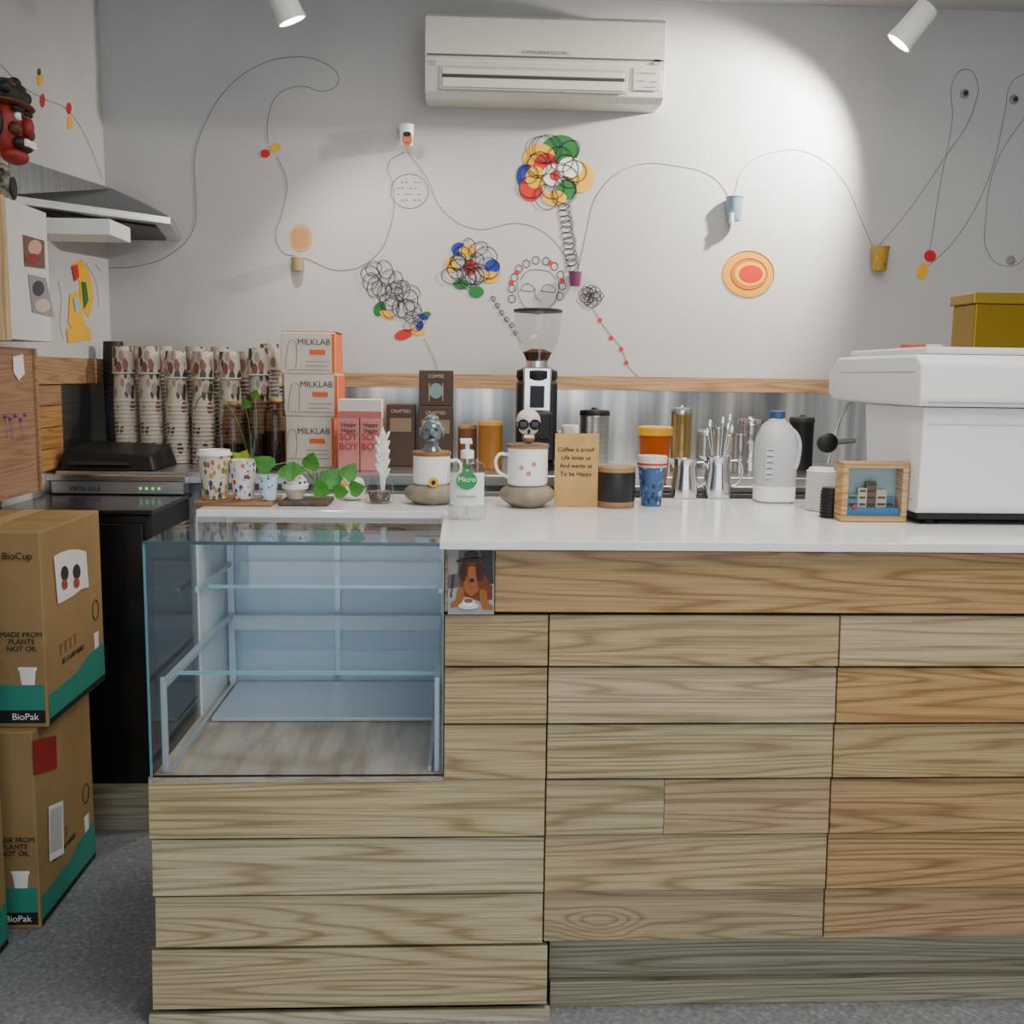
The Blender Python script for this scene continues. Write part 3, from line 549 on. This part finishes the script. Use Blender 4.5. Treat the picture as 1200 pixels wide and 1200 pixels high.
# flat photo print: brown dog in a wide hat lying by a chair, coffee cup in front
dp=G('dog_photo_print',W(552,680,YC-.008)); D=lambda k: onY(YC-.0065-.0005*k)
poly('paper',[(525,642),(579,642),(579,720),(525,720)],D(0),M('#5a5652',.5),dp)
FUR=M('#6e3616',.7); FURD=M('#42200e',.7); GOLD=M('#9c5e2c',.7)
poly('ground',[(525,690),(579,684),(579,720),(525,720)],D(1),M('#9a9ba1',.6),dp); poly('wall_bit',[(525,642),(538,642),(536,672),(525,674)],D(1),M('#8a8884',.6),dp)
poly('chair',[(563,645),(577,645),(578,690),(568,690)],D(1),M('#2e2a2a',.6),dp); poly('chair_leg',[(530,672),(533,672),(530,700),(527,700)],D(1),M('#2e2a2a',.6),dp)
poly('dog_back',[(541,674),(556,668),(569,674),(577,688),(577,702),(566,706),(550,700),(538,698)],D(2),FUR,dp)
poly('dog_leg_left',[(536,690),(544,686),(543,702),(537,711),(528,712),(528,707),(534,702)],D(3),GOLD,dp); poly('dog_leg_right',[(562,690),(570,692),(572,706),(578,711),(577,715),(566,714),(562,702)],D(3),GOLD,dp)
poly('dog_chest',[(544,676),(558,676),(561,692),(552,699),(543,692)],D(3),GOLD,dp)
poly('dog_head',[(546,657),(559,656),(561,664),(557,670),(547,670),(544,664)],D(4),FUR,dp)
poly('dog_ear_l',[(546,657),(540,662),(538,672),(540,680),(545,681),(547,670)],D(5),FURD,dp); poly('dog_ear_r',[(559,656),(565,661),(568,671),(566,679),(561,680),(558,669)],D(5),FURD,dp)
poly('muzzle',[(549,664),(557,664),(558,676),(556,683),(550,683),(548,676)],D(6),GOLD,dp); disc('nose',553,680,2.8,2.2,D(7),INK,dp); disc('tongue',553,685,1.6,2.4,D(7),M('#b05058',.6),dp); disc('eye_l',548.5,663,1.0,1.0,D(7),INK,dp); disc('eye_r',557.5,662.5,1.0,1.0,D(7),INK,dp)
disc('hat_brim',552,656,18,2.6,D(8),M('#2e2422',.7),dp,-.1); poly('hat_crown',[(544,655),(545,647),(550,645),(557,645),(561,648),(561,654)],D(8),M('#3a2c28',.7),dp)
disc('saucer',549,710,12,4,D(6),M('#d8d8da',.6),dp); disc('cup',549,706,7,5,D(7),PWHITE,dp); disc('coffee',549,704,5.4,2.6,D(8),M('#8a5a30',.6),dp)
# ================================================================ DISPLAY CASE
xc0=xL+.008; xc1=xs0-.002; zc0=z_case; zc1=H-.012; yb=2.80
dc=G('glass_display_case',((xc0+xc1)/2,2.45,zc0))
box('deck',xc0,xc1,YC+.0,yb,zc0-.01,zc0,wood('deck_wood','#d0c2b2','#c6b6a4','#b6a592','Y',knots=False),dc)
pane('front_glass',[(xc0,YC-.002,zc0),(xc1,YC-.002,zc0),(xc1,YC-.002,zc1),(xc0,YC-.002,zc1)],CASEG,dc)
pane('left_glass',[(xc0,YC-.002,zc0),(xc0,2.5,zc0),(xc0,2.5,zc1),(xc0,YC-.002,zc1)],CASEG,dc)
pane('top_glass',[(xc0,YC-.002,zc1+.001),(xc1,YC-.002,zc1+.001),(xc1,2.49,zc1+.001),(xc0,2.49,zc1+.001)],SHG,dc)
SILV=M('#c4ccd2',.3,.5); FRW=M('#dfe4e8',.4); EDG=M('#8fc0c6',.2); EDK=M('#34565c',.2)
box('top_glass_edge',xc0,xc1,YC-.006,YC-.0025,zc1-.003,zc1+.004,EDK,dc)
box('left_back_panel',xc0,xc0+.006,2.505,yb,zc0,H-.012,FRW,dc)
box('back_wall',xc0,xc1,yb,yb+.012,zc0,H-.013,M('#c6d8e6',.3),dc); box('side_wall_right',xc1-.003,xc1-.0005,2.13,yb-.001,zc0,zc1-.004,M('#c6d4de',.3),dc)  # pale blue walls: bluish light inside the case put into their colour
box('back_door_frame',xc0+.3,xc0+.315,yb-.01,yb-.001,zc0+.01,.984,SILV,dc); box('back_top_rail',xc0+.01,xc1-.01,yb-.02,yb-.001,.985,H-.014,wood('rail','#c0aa8a','#b39c7a','#9a8362',knots=False),dc)
zs=.755
pane('shelf_glass',[(xc0+.03,2.2,zs),(xc1-.02,2.2,zs),(xc1-.02,2.744,zs),(xc0+.03,2.744,zs)],SHG,dc)
pane('shelf_glass_upper',[(xc0+.05,2.42,.9),(xc1-.02,2.42,.9),(xc1-.02,2.764,.9),(xc0+.05,2.764,.9)],SHG,dc)
for x in (xc0+.022,xc1-.014):
    box('shelf_rail',x-.007,x+.007,2.13,2.78,zs-.012,zs+.004,SILV,dc,.002); box('front_post',x-.006,x+.006,2.125,2.137,zc0+.001,zs+.012,SILV,dc,.002)
    box('upper_rail',x-.005,x+.005,2.42,2.78,.888,.9,SILV,dc); box('rear_post',x-.008,x+.008,2.765,2.78,zc0+.001,1.03,FRW,dc)
box('shelf_front_edge',xc0+.03,xc1-.022,2.195,2.2,zs-.002,zs+.006,EDG,dc); box('shelf_back_bar',xc0+.03,xc1-.022,2.745,2.76,zs-.04,zs-.001,FRW,dc)
box('upper_front_edge',xc0+.05,xc1-.022,2.415,2.42,.899,.907,EDG,dc); box('upper_back_bar',xc0+.05,xc1-.022,2.765,2.775,.86,.9,FRW,dc)
box('tray_0',xc0+.04,xc1-.03,2.45,2.75,zc0+.002,zc0+.012,M('#c0cad2',.3,.3),dc,.002)
for x in (xc0+.03,xc1-.03): box('deck_rail',x-.004,x+.004,2.13,2.77,zc0+.001,zc0+.012,SILV,dc)
box('corner_bead_front',xc0-.001,xc0+.004,YC-.0045,YC-.0028,zc0,zc1,M('#5f8f98',.3),dc)
LZ=H+.004
box('ledge_slab',W(228,604,2.48).x,xs0-.0,2.492,2.85,LZ-.018,LZ,SLAB,dc,.002)
# ================================================================ ITEMS ON LEDGE
def cupat(name,u,vb,w,h,Z,mat,lid=None):
    p=FZ(u,vb,Z); s=1/ppm(p); rr=w/2*s; hh=h*s; c=Vector((p.x,p.y+rr*.7,Z+.0008)); g=G(name,c)
    lathe('paper_wall',[(rr*.68,0),(rr*.7,.003),(rr*.95,hh*.95),(rr*1.0,hh*.955),(rr*1.0,hh*.985),(rr*.94,hh*.985),(rr*.9,hh*.9)] if not lid else [(rr*.68,0),(rr*.7,.003),(rr*.95,hh*.9)],c,mat,g,32)
    if lid: lathe('lid',[(rr*.97,hh*.88),(rr*1.02,hh*.885),(rr*1.02,hh*.93),(rr*.94,hh*.935),(rr*.9,hh*1.0),(rr*.84,hh*1.0),(rr*.82,hh*.975)],c,lid,g,32)
    return g,c,rr,hh
TR=wood('tray_wood','#a87a48','#986c3d','#7c5630',knots=False)
box('wooden_tray',W(231,590,2.6).x,W(322,590,2.6).x,2.56,2.72,LZ+.0005,LZ+.012,TR,None,.003)
tz=LZ+.0125
cupat('paper_coffee_cup',249,586,40,58,tz,patmat('cup_art_a','#d4cab8',['#a8604e','#6a7a5a','#3a4a6a','#b09038'],95,.75,(1,1,.6),.5),PWHITE)
cupat('paper_coffee_cup',283,586,33,47,tz,patmat('cup_art_b','#e4dfd8',['#c02028','#d85a5a','#b8a0a8','#2a4a8a'],90,.65,(1,1,.8),.45))
cupat('paper_coffee_cup',313,587,25,29,tz,patmat('cup_art_c','#c0d8e4',['#2a6a98','#4a90b8','#e8f0f4'],110,.6))
box('stone_tray',W(328,590,2.6).x,W(386,590,2.6).x,2.57,2.7,LZ+.0005,LZ+.012,noisy('stone_dark',[(.3,'#4a4038'),(.7,'#6a5a4a')],30,.8),None,.004)
p=FZ(344,586,tz); s=1/ppm(p); c=Vector((p.x,2.63,tz)); g=G('cupcake_ornament',c)
lathe('case',[(9*s,0),(13*s,13*s)],c,M('#d8c8b8',.5),g,24); lathe('icing',[(15*s,12*s),(16*s,17*s),(13*s,20*s),(13.5*s,22*s),(9*s,27*s),(9*s,29*s),(4*s,33*s),(.001,35*s)],c,PWHITE,g,24)
ell('cherry',c+Vector((0,0,37*s)),(4*s,4*s,4*s),RED,g)
for i in range(9): ell('sprinkle_%d'%i,c+Vector((12*s*cos(i*.9),-abs(12*s*sin(i*.9+.4))-.002,(14+i%3*6)*s)),(1.6*s,1.6*s,1.6*s),[RED,BLU,YEL][i%3],g,8,6)
q=Vector((W(372,590,2.63).x,2.66,tz+.0005)); pp=G('pothos_cutting',q); lathe('glass_pot',[(.016,0),(.02,.006),(.022,.045),(.018,.055),(.019,.062)],q,GLS,pp,24); lathe('water',[(.014,.004),(.018,.035)],q,glass('water',(.9,.95,.92)),pp,20)
lv=[(318,545,24,-.9),(333,556,22,.5),(362,545,22,.3),(382,562,26,.9),(368,566,22,1.9),(404,556,22,.6),(410,570,20,1.3),(350,552,17,-.4),(392,572,18,1.5)]
for i,(a,b,z,t) in enumerate(lv):
    P_=W(a,b,2.58); tube('stem_%d'%i,[[q+Vector((0,0,.03)),(q+Vector((0,0,.09))+P_)/2,P_]],.0012,M('#5a8a3a',.5),pp)
    leaf('leaf_%d'%i,P_-Vector((0,0,.01)),z/ppm(P_),t,.25*(-1)**i,LEAF,pp)
pot=Vector((W(406,595,2.63).x+.005,2.72,LZ+.001)); g=G('white_planter',pot); lathe('pot',[(.02,0),(.032,.008),(.036,.03),(.03,.052),(.024,.058),(.02,.05)],pot,PWHITE,g,28); ell('yellow_spot',pot+Vector((.012,-.031,.03)),(.013,.005,.012),LEAF2,g); ell('yellow_spot_b',pot+Vector((-.018,-.028,.04)),(.01,.005,.008),YEL,g)
q=Vector((W(290,590,2.75).x,2.78,LZ)); g=G('avocado_sprout',q); lathe('vase',[(.014,.001),(.016,.01),(.016,.05),(.011,.06)],q,GLS,g,20); tube('stem',[[q+Vector((0,0,.01)),q+Vector((-.005,0,.12)),W(280,535,2.75)]],.0015,M('#6a7a3a',.5),g)
leaf('leaf_a',W(282,540,2.75),.035,.6,.1,LEAF2,g); leaf('leaf_b',W(282,540,2.75),.03,-.7,.1,LEAF2,g)
# feather sculpture in glass
p=FZ(443,592,LZ); c=Vector((p.x,2.66,LZ+.001)); g=G('feather_sculpture',c)
lathe('glass_base',[(.036,0),(.038,.004),(.036,.02),(.034,.06),(.028,.075),(.03,.08)],c,GLS,g,28)
lathe('trinkets',[(.026,.004),(.03,.03)],c,patmat('trinkets','#5a4a3a',['#c03038','#d0c0a0','#3a5a7a'],150,.6),g,20)
PL_=noisy('plaster_white',[(.4,'#dad7d3'),(.6,'#f4f2ee')],60,.6,bump=.4)
lathe('feather',[(.004,.02),(.008,.06),(.014,.10),(.016,.13),(.013,.16),(.007,.18),(.001,.198)],c+Vector((.008,0,0)),PL_,g,16,sy=.4)
for i in range(9):
    sd=(-1)**i; ell('barb_%d'%i,c+Vector((.008+sd*.011,-.003,.075+i*.012)),(.0045,.003,.017),PL_,g,10,8,rot=Matrix.Rotation(sd*.45,3,'Y'))
# pebbles w/ mugs
ROCK=noisy('river_stone',[(.3,'#7a705f'),(.7,'#a39883')],14,.75,bump=.15)
def rock(u,vb,w,h):
    p=FZ(u,vb,H); s=1/ppm(p); c=Vector((p.x,p.y+w*s*.38,H+h*s*.5))
    o=ell('river_stone_stand',c,(w*s/2,w*s*.42,h*s*.5),ROCK,None,32,16)
    for v in o.data.vertices:
        if v.co.z<-h*s*.38: v.co.z=-h*s*.498
        if v.co.z>h*s*.36: v.co.z=h*s*.37
        v.co.x*=1+.05*sin(v.co.y*60); v.co.y*=1+.05*cos(v.co.x*50)
    return c,s,H+h*s*.87
def mug(name,c,s,z,w,h,hs,deco):
    g=G(name,(c.x,c.y,z)); b=Vector((c.x,c.y,z+.001)); rr=w*s/2; hh=h*s
    lathe('body',[(rr*.88,0),(rr*.97,.004),(rr,.01),(rr,hh),(rr*.93,hh),(rr*.92,hh-.01)],b,PWHITE,g,32)
    tube('handle',[[b+Vector((hs*rr*.97,-.004,hh*.82)),b+Vector((hs*rr*1.45,-.006,hh*.8)),b+Vector((hs*rr*1.5,-.006,hh*.4)),b+Vector((hs*rr*.97,-.004,hh*.2))]],.0042,PWHITE,g)
    lathe('wood_lid',[(rr*1.03,hh),(rr*1.05,hh+.003),(rr*1.05,hh+.009),(rr*1.0,hh+.011)],b,TR,g,32)
    if deco:
        for a,z_ in [(-.35,.5),(.0,.35),(.25,.6)]:
            q=b+Vector((rr*sin(a),-rr*cos(a)-.0,hh*z_))
            for k in range(5): ell('petal',q+Vector((.004*cos(k*1.256),-.001,.004*sin(k*1.256))),(.0026,.0015,.0026),M('#c98a5a',.5),g,8,6)
    return g,b,rr,hh+.0115
c,s,z=rock(619,597,66,30); g,b,rr,ht=mug('flower_mug',c,s,z,48,44,-1,True)
sk=Vector((b.x,b.y,b.z+ht)); g=G('skull_ornament',sk); BONE=M('#e0d4c2',.5)
ell('cranium',sk+Vector((0,0,.052)),(.028,.031,.027),BONE,g); ell('cheekbones',sk+Vector((0,-.012,.033)),(.022,.018,.014),BONE,g); ell('jaw',sk+Vector((0,-.012,.014)),(.015,.016,.0138),M('#a8744a',.5),g)
for sg in(-1,1):
    lathe('lens',[(.0125,0),(.0125,.003),(.009,.0045)],sk+Vector((sg*.0132,-.031,.044)),M('#0a0a0c',.1),g,20,rot=Matrix.Rotation(pi/2,3,'X')); tube('arm',[[sk+Vector((sg*.024,-.031,.047)),sk+Vector((sg*.029,.005,.047))]],.0012,BLACK,g)
tube('bridge',[[sk+Vector((-.004,-.033,.047)),sk+Vector((.004,-.033,.047))]],.0018,BLACK,g); ell('nose_hole',sk+Vector((0,-.0295,.029)),(.004,.003,.006),MB,g,10,8)
for i in range(6): box('tooth_%d'%i,sk.x-.0105+i*.0037,sk.x-.0075+i*.0037,sk.y-.029,sk.y-.026,sk.z+.014,sk.z+.021,PWHITE,g)
g.scale=(1.12,)*3
c,s,z=rock(505,595,66,29); g,b,rr,ht=mug('round_mug',c,s,z,44,34,1,False)
lathe('sunflower',[(.013,0),(.012,.003)],b+Vector((.006,-rr-.003,.008)),YEL,g,12,rot=Matrix.Rotation(pi/2,3,'X')); lathe('sunflower_eye',[(.006,.003),(.005,.005)],b+Vector((.006,-rr-.003,.008)),MB,g,12,rot=Matrix.Rotation(pi/2,3,'X'))
gh=Vector((b.x,b.y,b.z+ht)); g=G('glass_head_ornament',gh); GH=M('#6a7880',.12,.2,name='grey_glass',coat=1)
lathe('neck',[(.02,0),(.013,.012),(.013,.025)],gh,GH,g,20); ell('head',gh+Vector((0,0,.045)),(.022,.025,.028),GH,g); ell('hair_bun',gh+Vector((0,.004,.07)),(.014,.015,.011),GH,g); ell('nose',gh+Vector((0,-.026,.043)),(.004,.005,.007),GH,g,10,8); ell('chin',gh+Vector((0,-.015,.025)),(.01,.01,.007),GH,g,12,8)
for sg in(-1,1): ell('ear',gh+Vector((sg*.022,0,.042)),(.004,.007,.011),GH,g,10,8); ell('eye',gh+Vector((sg*.009,-.0225,.049)),(.005,.003,.0025),DKG,g,10,8)
ell('mouth',gh+Vector((0,-.0225,.032)),(.006,.003,.0025),DKG,g,10,8)
g.scale=(1.3,1.3,1.15)
# sanitiser
p=FZ(547,610,H); s=1/ppm(p); c=Vector((p.x,p.y+.018,H+.001)); g=G('hand_sanitiser_bottle',c); PL=glass('sanitiser_plastic',(.93,.95,.95),f0=.05)
lathe('bottle',[(22*s,0),(23*s,.003),(23*s,58*s),(20*s,66*s),(8*s,71*s),(7*s,74*s)],c,PL,g,36,sy=.6)
lathe('collar',[(8*s,72*s),(8*s,81*s),(5*s,82*s)],c,PWHITE,g,24); lathe('pump_stem',[(2.5*s,82*s),(2.5*s,91*s)],c,PWHITE,g,12)
lathe('dip_tube',[(1.5*s,4*s),(1.5*s,72*s)],c,WHITE,g,10)
hexa('pump_head',[c+Vector((a*s,b_*s,89*s)) for a,b_ in [(-8,-4),(6,-5),(6,5),(-8,4)]],[c+Vector((a*s,b_*s,95*s)) for a,b_ in [(-9,-3),(5,-5),(5,5),(-9,3)]],PWHITE,g,.002)
yl=c.y-23*s*.6-.0025; lb=onY(yl); v=[];n=12
for j in (0,1):
    for i in range(n+1):
        a=radians(-58+116*i/n); v.append(c+Vector((23.4*s*sin(a),-23.4*s*.61*cos(a),(18+38*j)*s)))
mk('label',v,[(i,i+1,n+2+i,n+1+i) for i in range(n)],M('#dbe6de',.5),g,smooth=True)
disc('green_dot',547,563,12,11,lb,M('#1a8a40',.5),g); txtY('micro','Micro',547,562,6.5,yl-.001,PWHITE,g); txtY('small_print','Hand Sanitiser',547,582,3,yl-.001,INK,g); disc('green_mark',547,547,5,3,lb,GRN,g)
# kraft card
p=FZ(675,594,H); cdg=G('kraft_quote_card',p); y=p.y
x_0=W(650,550,y).x; x_1=W(701,550,y).x; zt=W(675,508,y).z
box('card',x_0,x_1,y,y+.004,H+.001,zt,noisy('kraft_paper',[(.3,'#b8935a'),(.7,'#c6a166')],20,.8),cdg); box('stand',(x_0+x_1)/2-.02,(x_0+x_1)/2+.02,y+.0045,y+.04,H+.001,H+.03,CARD,cdg)
for i,t in enumerate(['Coffee is proof','Life loves us','And wants us','To be Happy']): txtY('line_%d'%i,t,675,527+i*9.5,5.2,y-.001,INK,cdg)
p=FZ(724,596,H); s=1/ppm(p); c=Vector((p.x,p.y+.04,H+.001)); g=G('black_sugar_canister',c); rr=22*s
lathe('wood_base',[(rr,0),(rr,7*s)],c,TR,g,32); lathe('body',[(rr*1.0,7*s),(rr*1.02,8*s),(rr*1.02,41*s)],c,M('#141416',.35),g,32); lathe('wood_lid',[(rr*.98,41*s),(rr*1.03,42*s),(rr*1.03,47*s),(rr*.95,49*s)],c,OAKY,g,32)
g,c,rr,hh=cupat('paper_coffee_cup',765,594,34,46,H,patmat('cup_art_d','#3a5a8a',['#5a8ab8','#a8b8cc','#1a2a5a'],95,.6,(1,1,.7),.5))
lathe('nested_cup',[(rr*.95,hh*.99),(rr*1.0,hh*1.0),(rr*1.02,hh*1.28),(rr*.95,hh*1.28)],c,M('#d8cfc0',.5),g,28); lathe('nested_rim',[(rr*1.05,hh*1.05),(rr*1.05,hh*1.1)],c,M('#b03028',.5),g,28)
def jug(u,vb,w,h,utensils=False):
    p=FZ(u,vb,H); s=1/ppm(p); rr=w/2*s; hh=h*s; c=Vector((p.x,p.y+rr,H+.001)); g=G('steel_milk_jug',c)
    lathe('body',[(rr*.98,0),(rr,.004),(rr,hh*.3),(rr*.8,hh*.75),(rr*.85,hh*.96),(rr*.88,hh),(rr*.83,hh),(rr*.76,hh*.75)],c,CHROME,g,36)
    mk('spout',[c+Vector((-rr*.9,-.008,hh)),c+Vector((-rr*.9,.008,hh)),c+Vector((-rr*1.35,0,hh*1.02)),c+Vector((-rr*.85,0,hh*.75))],[(0,1,2),(0,2,3),(1,3,2)],CHROME,g)
    tube('handle',[[c+Vector((rr*.85,0,hh*.9)),c+Vector((rr*1.5,0,hh*.88)),c+Vector((rr*1.55,0,hh*.4)),c+Vector((rr*1.0,0,hh*.25))]],.0035,CHROME,g)
    if utensils:
        for i in range(6):
            a=random.uniform(-.014,.014); t=c+Vector((a*1.8,random.uniform(-.01,.01),hh*1.0)); e=t+Vector((a*1.4,0,.07+.008*i))
            tube('spoon_stem_%d'%i,[[c+Vector((a*.5,0,.02)),t,e]],.0016,CHROME,g); ell('spoon_bowl_%d'%i,e,(.007,.002,.011),CHROME,g,12,8)
jug(805,585,32,46); jug(844,585,34,48,True)
# milk bottle
p=FZ(912,590,H); s=1/ppm(p); c=Vector((p.x,p.y+.045,H+.001)); g=G('plastic_milk_bottle',c); HD=M('#dfe2e2',.35,trans=.35,name='hdpe')
rr=25*s
def rsq(name,prof,mat):
    vs=[];fs=[];n=32
    for r_,z in prof:
        for i in range(n):
            a=2*pi*i/n; k=1/(abs(cos(a))**4+abs(sin(a))**4)**.25; k=1+(k-1)*.7; vs.append(c+Vector((r_*cos(a)*k,r_*sin(a)*k,z)))
    for j in range(len(prof)-1):
        for i in range(n): fs.append((j*n+i,j*n+(i+1)%n,(j+1)*n+(i+1)%n,(j+1)*n+i))
    fs+= [tuple(range(n-1,-1,-1)),tuple(range((len(prof)-1)*n,len(prof)*n))]
    return mk(name,vs,fs,mat,g,smooth=True)
rsq('jug_body',[(rr*.85,0),(rr*.92,4*s),(rr*.95,60*s),(rr*.9,74*s),(rr*.65,90*s),(rr*.34,97*s),(rr*.3,100*s)],HD)
rsq('milk_level',[(rr*.93,2*s),(rr*.935,19*s)],M('#f8f6f0',.4))
lathe('cap',[(9*s,98*s),(9*s,106*s),(8*s,107*s)],c,M('#2a4a7a',.4),g,24)
tube('grip',[[c+Vector((rr*.35,-rr*.5,90*s)),c+Vector((rr*.8,-rr*.65,78*s)),c+Vector((rr*.85,-rr*.7,50*s)),c+Vector((rr*.7,-rr*.8,40*s))]],.006,HD,g)
box('label_grid',c.x-rr*.75,c.x-rr*.35,c.y-rr*.96,c.y-rr*.945,c.z+30*s,c.z+66*s,M('#c4cacc',.5),g)
for i in range(5): box('label_row_%d'%i,c.x-rr*.70,c.x-rr*.40,c.y-rr*.97,c.y-rr*.961,c.z+(33+i*7)*s,c.z+(34.5+i*7)*s,M('#5a6a7a',.5),g)
def lids(u,vb,w,n,mat,sp_=.0055):
    p=FZ(u,vb,H); s=1/ppm(p); rr=w/2*s; c=Vector((p.x,p.y+rr,H+.001)); prof=[(rr*.8,0)]
    for i in range(n): z=i*sp_; prof+=[(rr*.9,z+.001),(rr,z+.0015),(rr,z+.0035),(rr*.9,z+.004)]
    prof+=[(rr*.82,n*sp_+.006),(rr*.76,n*sp_+.006)]
    lathe('cup_lid_stack',prof,c,mat,None,32)
lids(966,600,34,19,M('#e6e4e0',.4)); lids(976,608,24,9,BLACK,.0075)
# shadow box frame
p=FZ(1024,612,H); y=p.y; g=G('shadow_box_frame',(p.x,y+.02,H)); x_0=W(987,580,y).x; x_1=W(1064,580,y).x; z0=H+.001; z1=W(1024,542,y).z; t=.014
PN=wood('pine','#c9a673','#bd9867','#a28052',knots=False)
box('bottom_rail',x_0,x_1,y,y+.05,z0,z0+t,PN,g,.001); box('top_rail',x_0,x_1,y,y+.05,z1-t,z1,PN,g,.001)
box('left_rail',x_0,x_0+t,y,y+.05,z0+t+.0002,z1-t-.0002,PN,g,.001); box('right_rail',x_1-t,x_1,y,y+.05,z0+t+.0002,z1-t-.0002,PN,g,.001)
box('backing',x_0+t,x_1-t,y+.04,y+.046,z0+t,z1-t,M('#8aa4a8',.6),g)
zc=z0+t; ww=x_1-x_0-2*t
for i,(a,b,h_,m) in enumerate([(.05,.25,.05,'#4a7088'),(.25,.42,.065,'#a8a088'),(.4,.6,.08,'#5a4a3e'),(.6,.8,.06,'#a8a090'),(.76,.95,.045,'#3f6478')]):
    xx0=x_0+t+ww*a; xx1=x_0+t+ww*b; box('tower_%d'%i,xx0,xx1,y+.02+i*.002,y+.03+i*.002,zc,zc+h_,M(m,.6),g,.002)
    for k in range(int(h_/.016)): box('window_%d_%d'%(i,k),xx0+.004,xx1-.004,y+.0185+i*.002,y+.0195+i*.002,zc+.008+k*.016,zc+.012+k*.016,DKG,g)
box('blue_ground',x_0+t,x_1-t,y+.01,y+.019,zc,zc+.018,M('#2f6a9a',.5),g); ell('red_dot',(x_0+.035,y+.01,zc+.02),(.006,.004,.006),RED,g,10,6)
# ================================================================ ESPRESSO MACHINE
em=G('espresso_machine',(1.3,2.6,H)); EW=M('#e4e6e8',.25,coat=.4,name='machine_white'); yf=2.34; xm=1.045; xr=1.78
extX('lower_body',[(yf+.015,1.10),(yf,1.115),(yf,1.35),(2.70,1.35),(2.66,1.16),(2.72,1.10)],xm+.02,xr,EW,em,.006)
extX('upper_body',[(yf-.012,1.352),(yf-.02,1.365),(yf-.012,1.45),(yf+.02,1.472),(2.86,1.472),(2.93,1.43),(2.93,1.37),(2.88,1.352)],xm,xr+.02,EW,em,.008)
box('top_tray',xm+.03,xr-.01,yf+.03,2.85,1.473,1.49,M('#d4d6d8',.3),em,.005)
box('drip_base',xm+.03,xr-.01,yf+.02,2.84,1.085,1.1,BLACK,em,.003); box('drip_tray',xm+.025,xr,2.725,2.86,1.09,1.13,STEEL,em,.004)
for xx in (xm+.07,xr-.07):
    for yy in (yf+.05,2.7): lathe('foot',[(.02,0),(.016,.013)],(xx,yy,H+.0005),BLACK,em,20)
box('panel_seam',xm+.025,xr,yf-.0012,yf+.0,1.31,1.3115,M('#b8b9b9',.5),em); box('panel_seam_side',xm+.0185,xm+.0202,yf+.03,2.62,1.13,1.132,M('#9a9b9b',.5),em)
box('upper_seam',xm+.02,xr,yf-.0215,yf-.018,1.36,1.363,M('#a0a1a1',.5),em); box('side_seam',xm-.001,xm+.001,yf+.02,2.84,1.43,1.432,M('#a8a9a9',.5),em)
for i in range(3):
    lathe('group_head_%d'%i,[(.035,0),(.035,.06)],(xm+.17+i*.22,2.8,1.29),CHROME,em,24); tube('portafilter_%d'%i,[[(xm+.17+i*.22,2.8,1.285),(xm+.17+i*.22,2.95,1.27)]],.012,BLACK,em)
tube('steam_wand',[[(xm+.05,2.85,1.38),(xm+.03,2.9,1.3),(xm+.0,2.9,1.17)]],.005,CHROME,em)
lathe('steam_knob',[(.024,0),(.028,.006),(.028,.02),(.018,.026)],(xm-.03,2.84,1.235),BLACK,em,24,rot=Matrix.Rotation(pi/2,3,'X')); tube('knob_arm',[[(xm-.03,2.84,1.235),(xm+.06,2.86,1.24)]],.008,CHROME,em)
for i,(u,c1) in enumerate([(1072,'#c0503a'),(1090,'#d8d0c8')]):
    p=W(u,391,2.6); lathe('saucer_stack',[(.03,0),(.034,.006),(.034,.011),(.03,.012)],(p.x,2.6,1.4905),M(c1,.4),None,24)
p=W(1150,395,2.5); gb=G('gold_gift_box',(p.x+.07,2.55,1.491)); GO=M('#8c701c',.3,.8)
box('box',W(1143,370,2.5).x,W(1215,370,2.5).x,2.5,2.62,1.4912,W(1170,356,2.5).z,GO,gb,.003); box('lid',W(1139,370,2.5).x,W(1217,370,2.5).x,2.497,2.623,W(1170,356,2.5).z,W(1170,343,2.5).z,M('#98802a',.3,.8),gb,.003)
# ================================================================ LIGHT
w=bpy.data.worlds.new('daylight'); S.world=w; w.use_nodes=True; bg=w.node_tree.nodes['Background']; bg.inputs[0].default_value=(.84,.92,1,1); bg.inputs[1].default_value=2.3
def area(n,loc,rot,sx,sy,en,col):
    l=bpy.data.lights.new(n,'AREA'); l.shape='RECTANGLE'; l.size=sx; l.size_y=sy; l.energy=en; l.color=col
    o=bpy.data.objects.new(n,l); o.location=loc; o.rotation_euler=rot; COL.objects.link(o); return o
area('added_ceiling_fill',(.9,1.4,2.85),(0,0,0),1.4,1.2,52,(1,.92,.82))  # added fill lamp for the ambient light, no such panel in view
area('added_ceiling_fill_rear',(.6,3.0,2.85),(0,0,0),2.0,.3,12,(1,.93,.84))  # second added fill nearer the back wall, also without a visible fixture
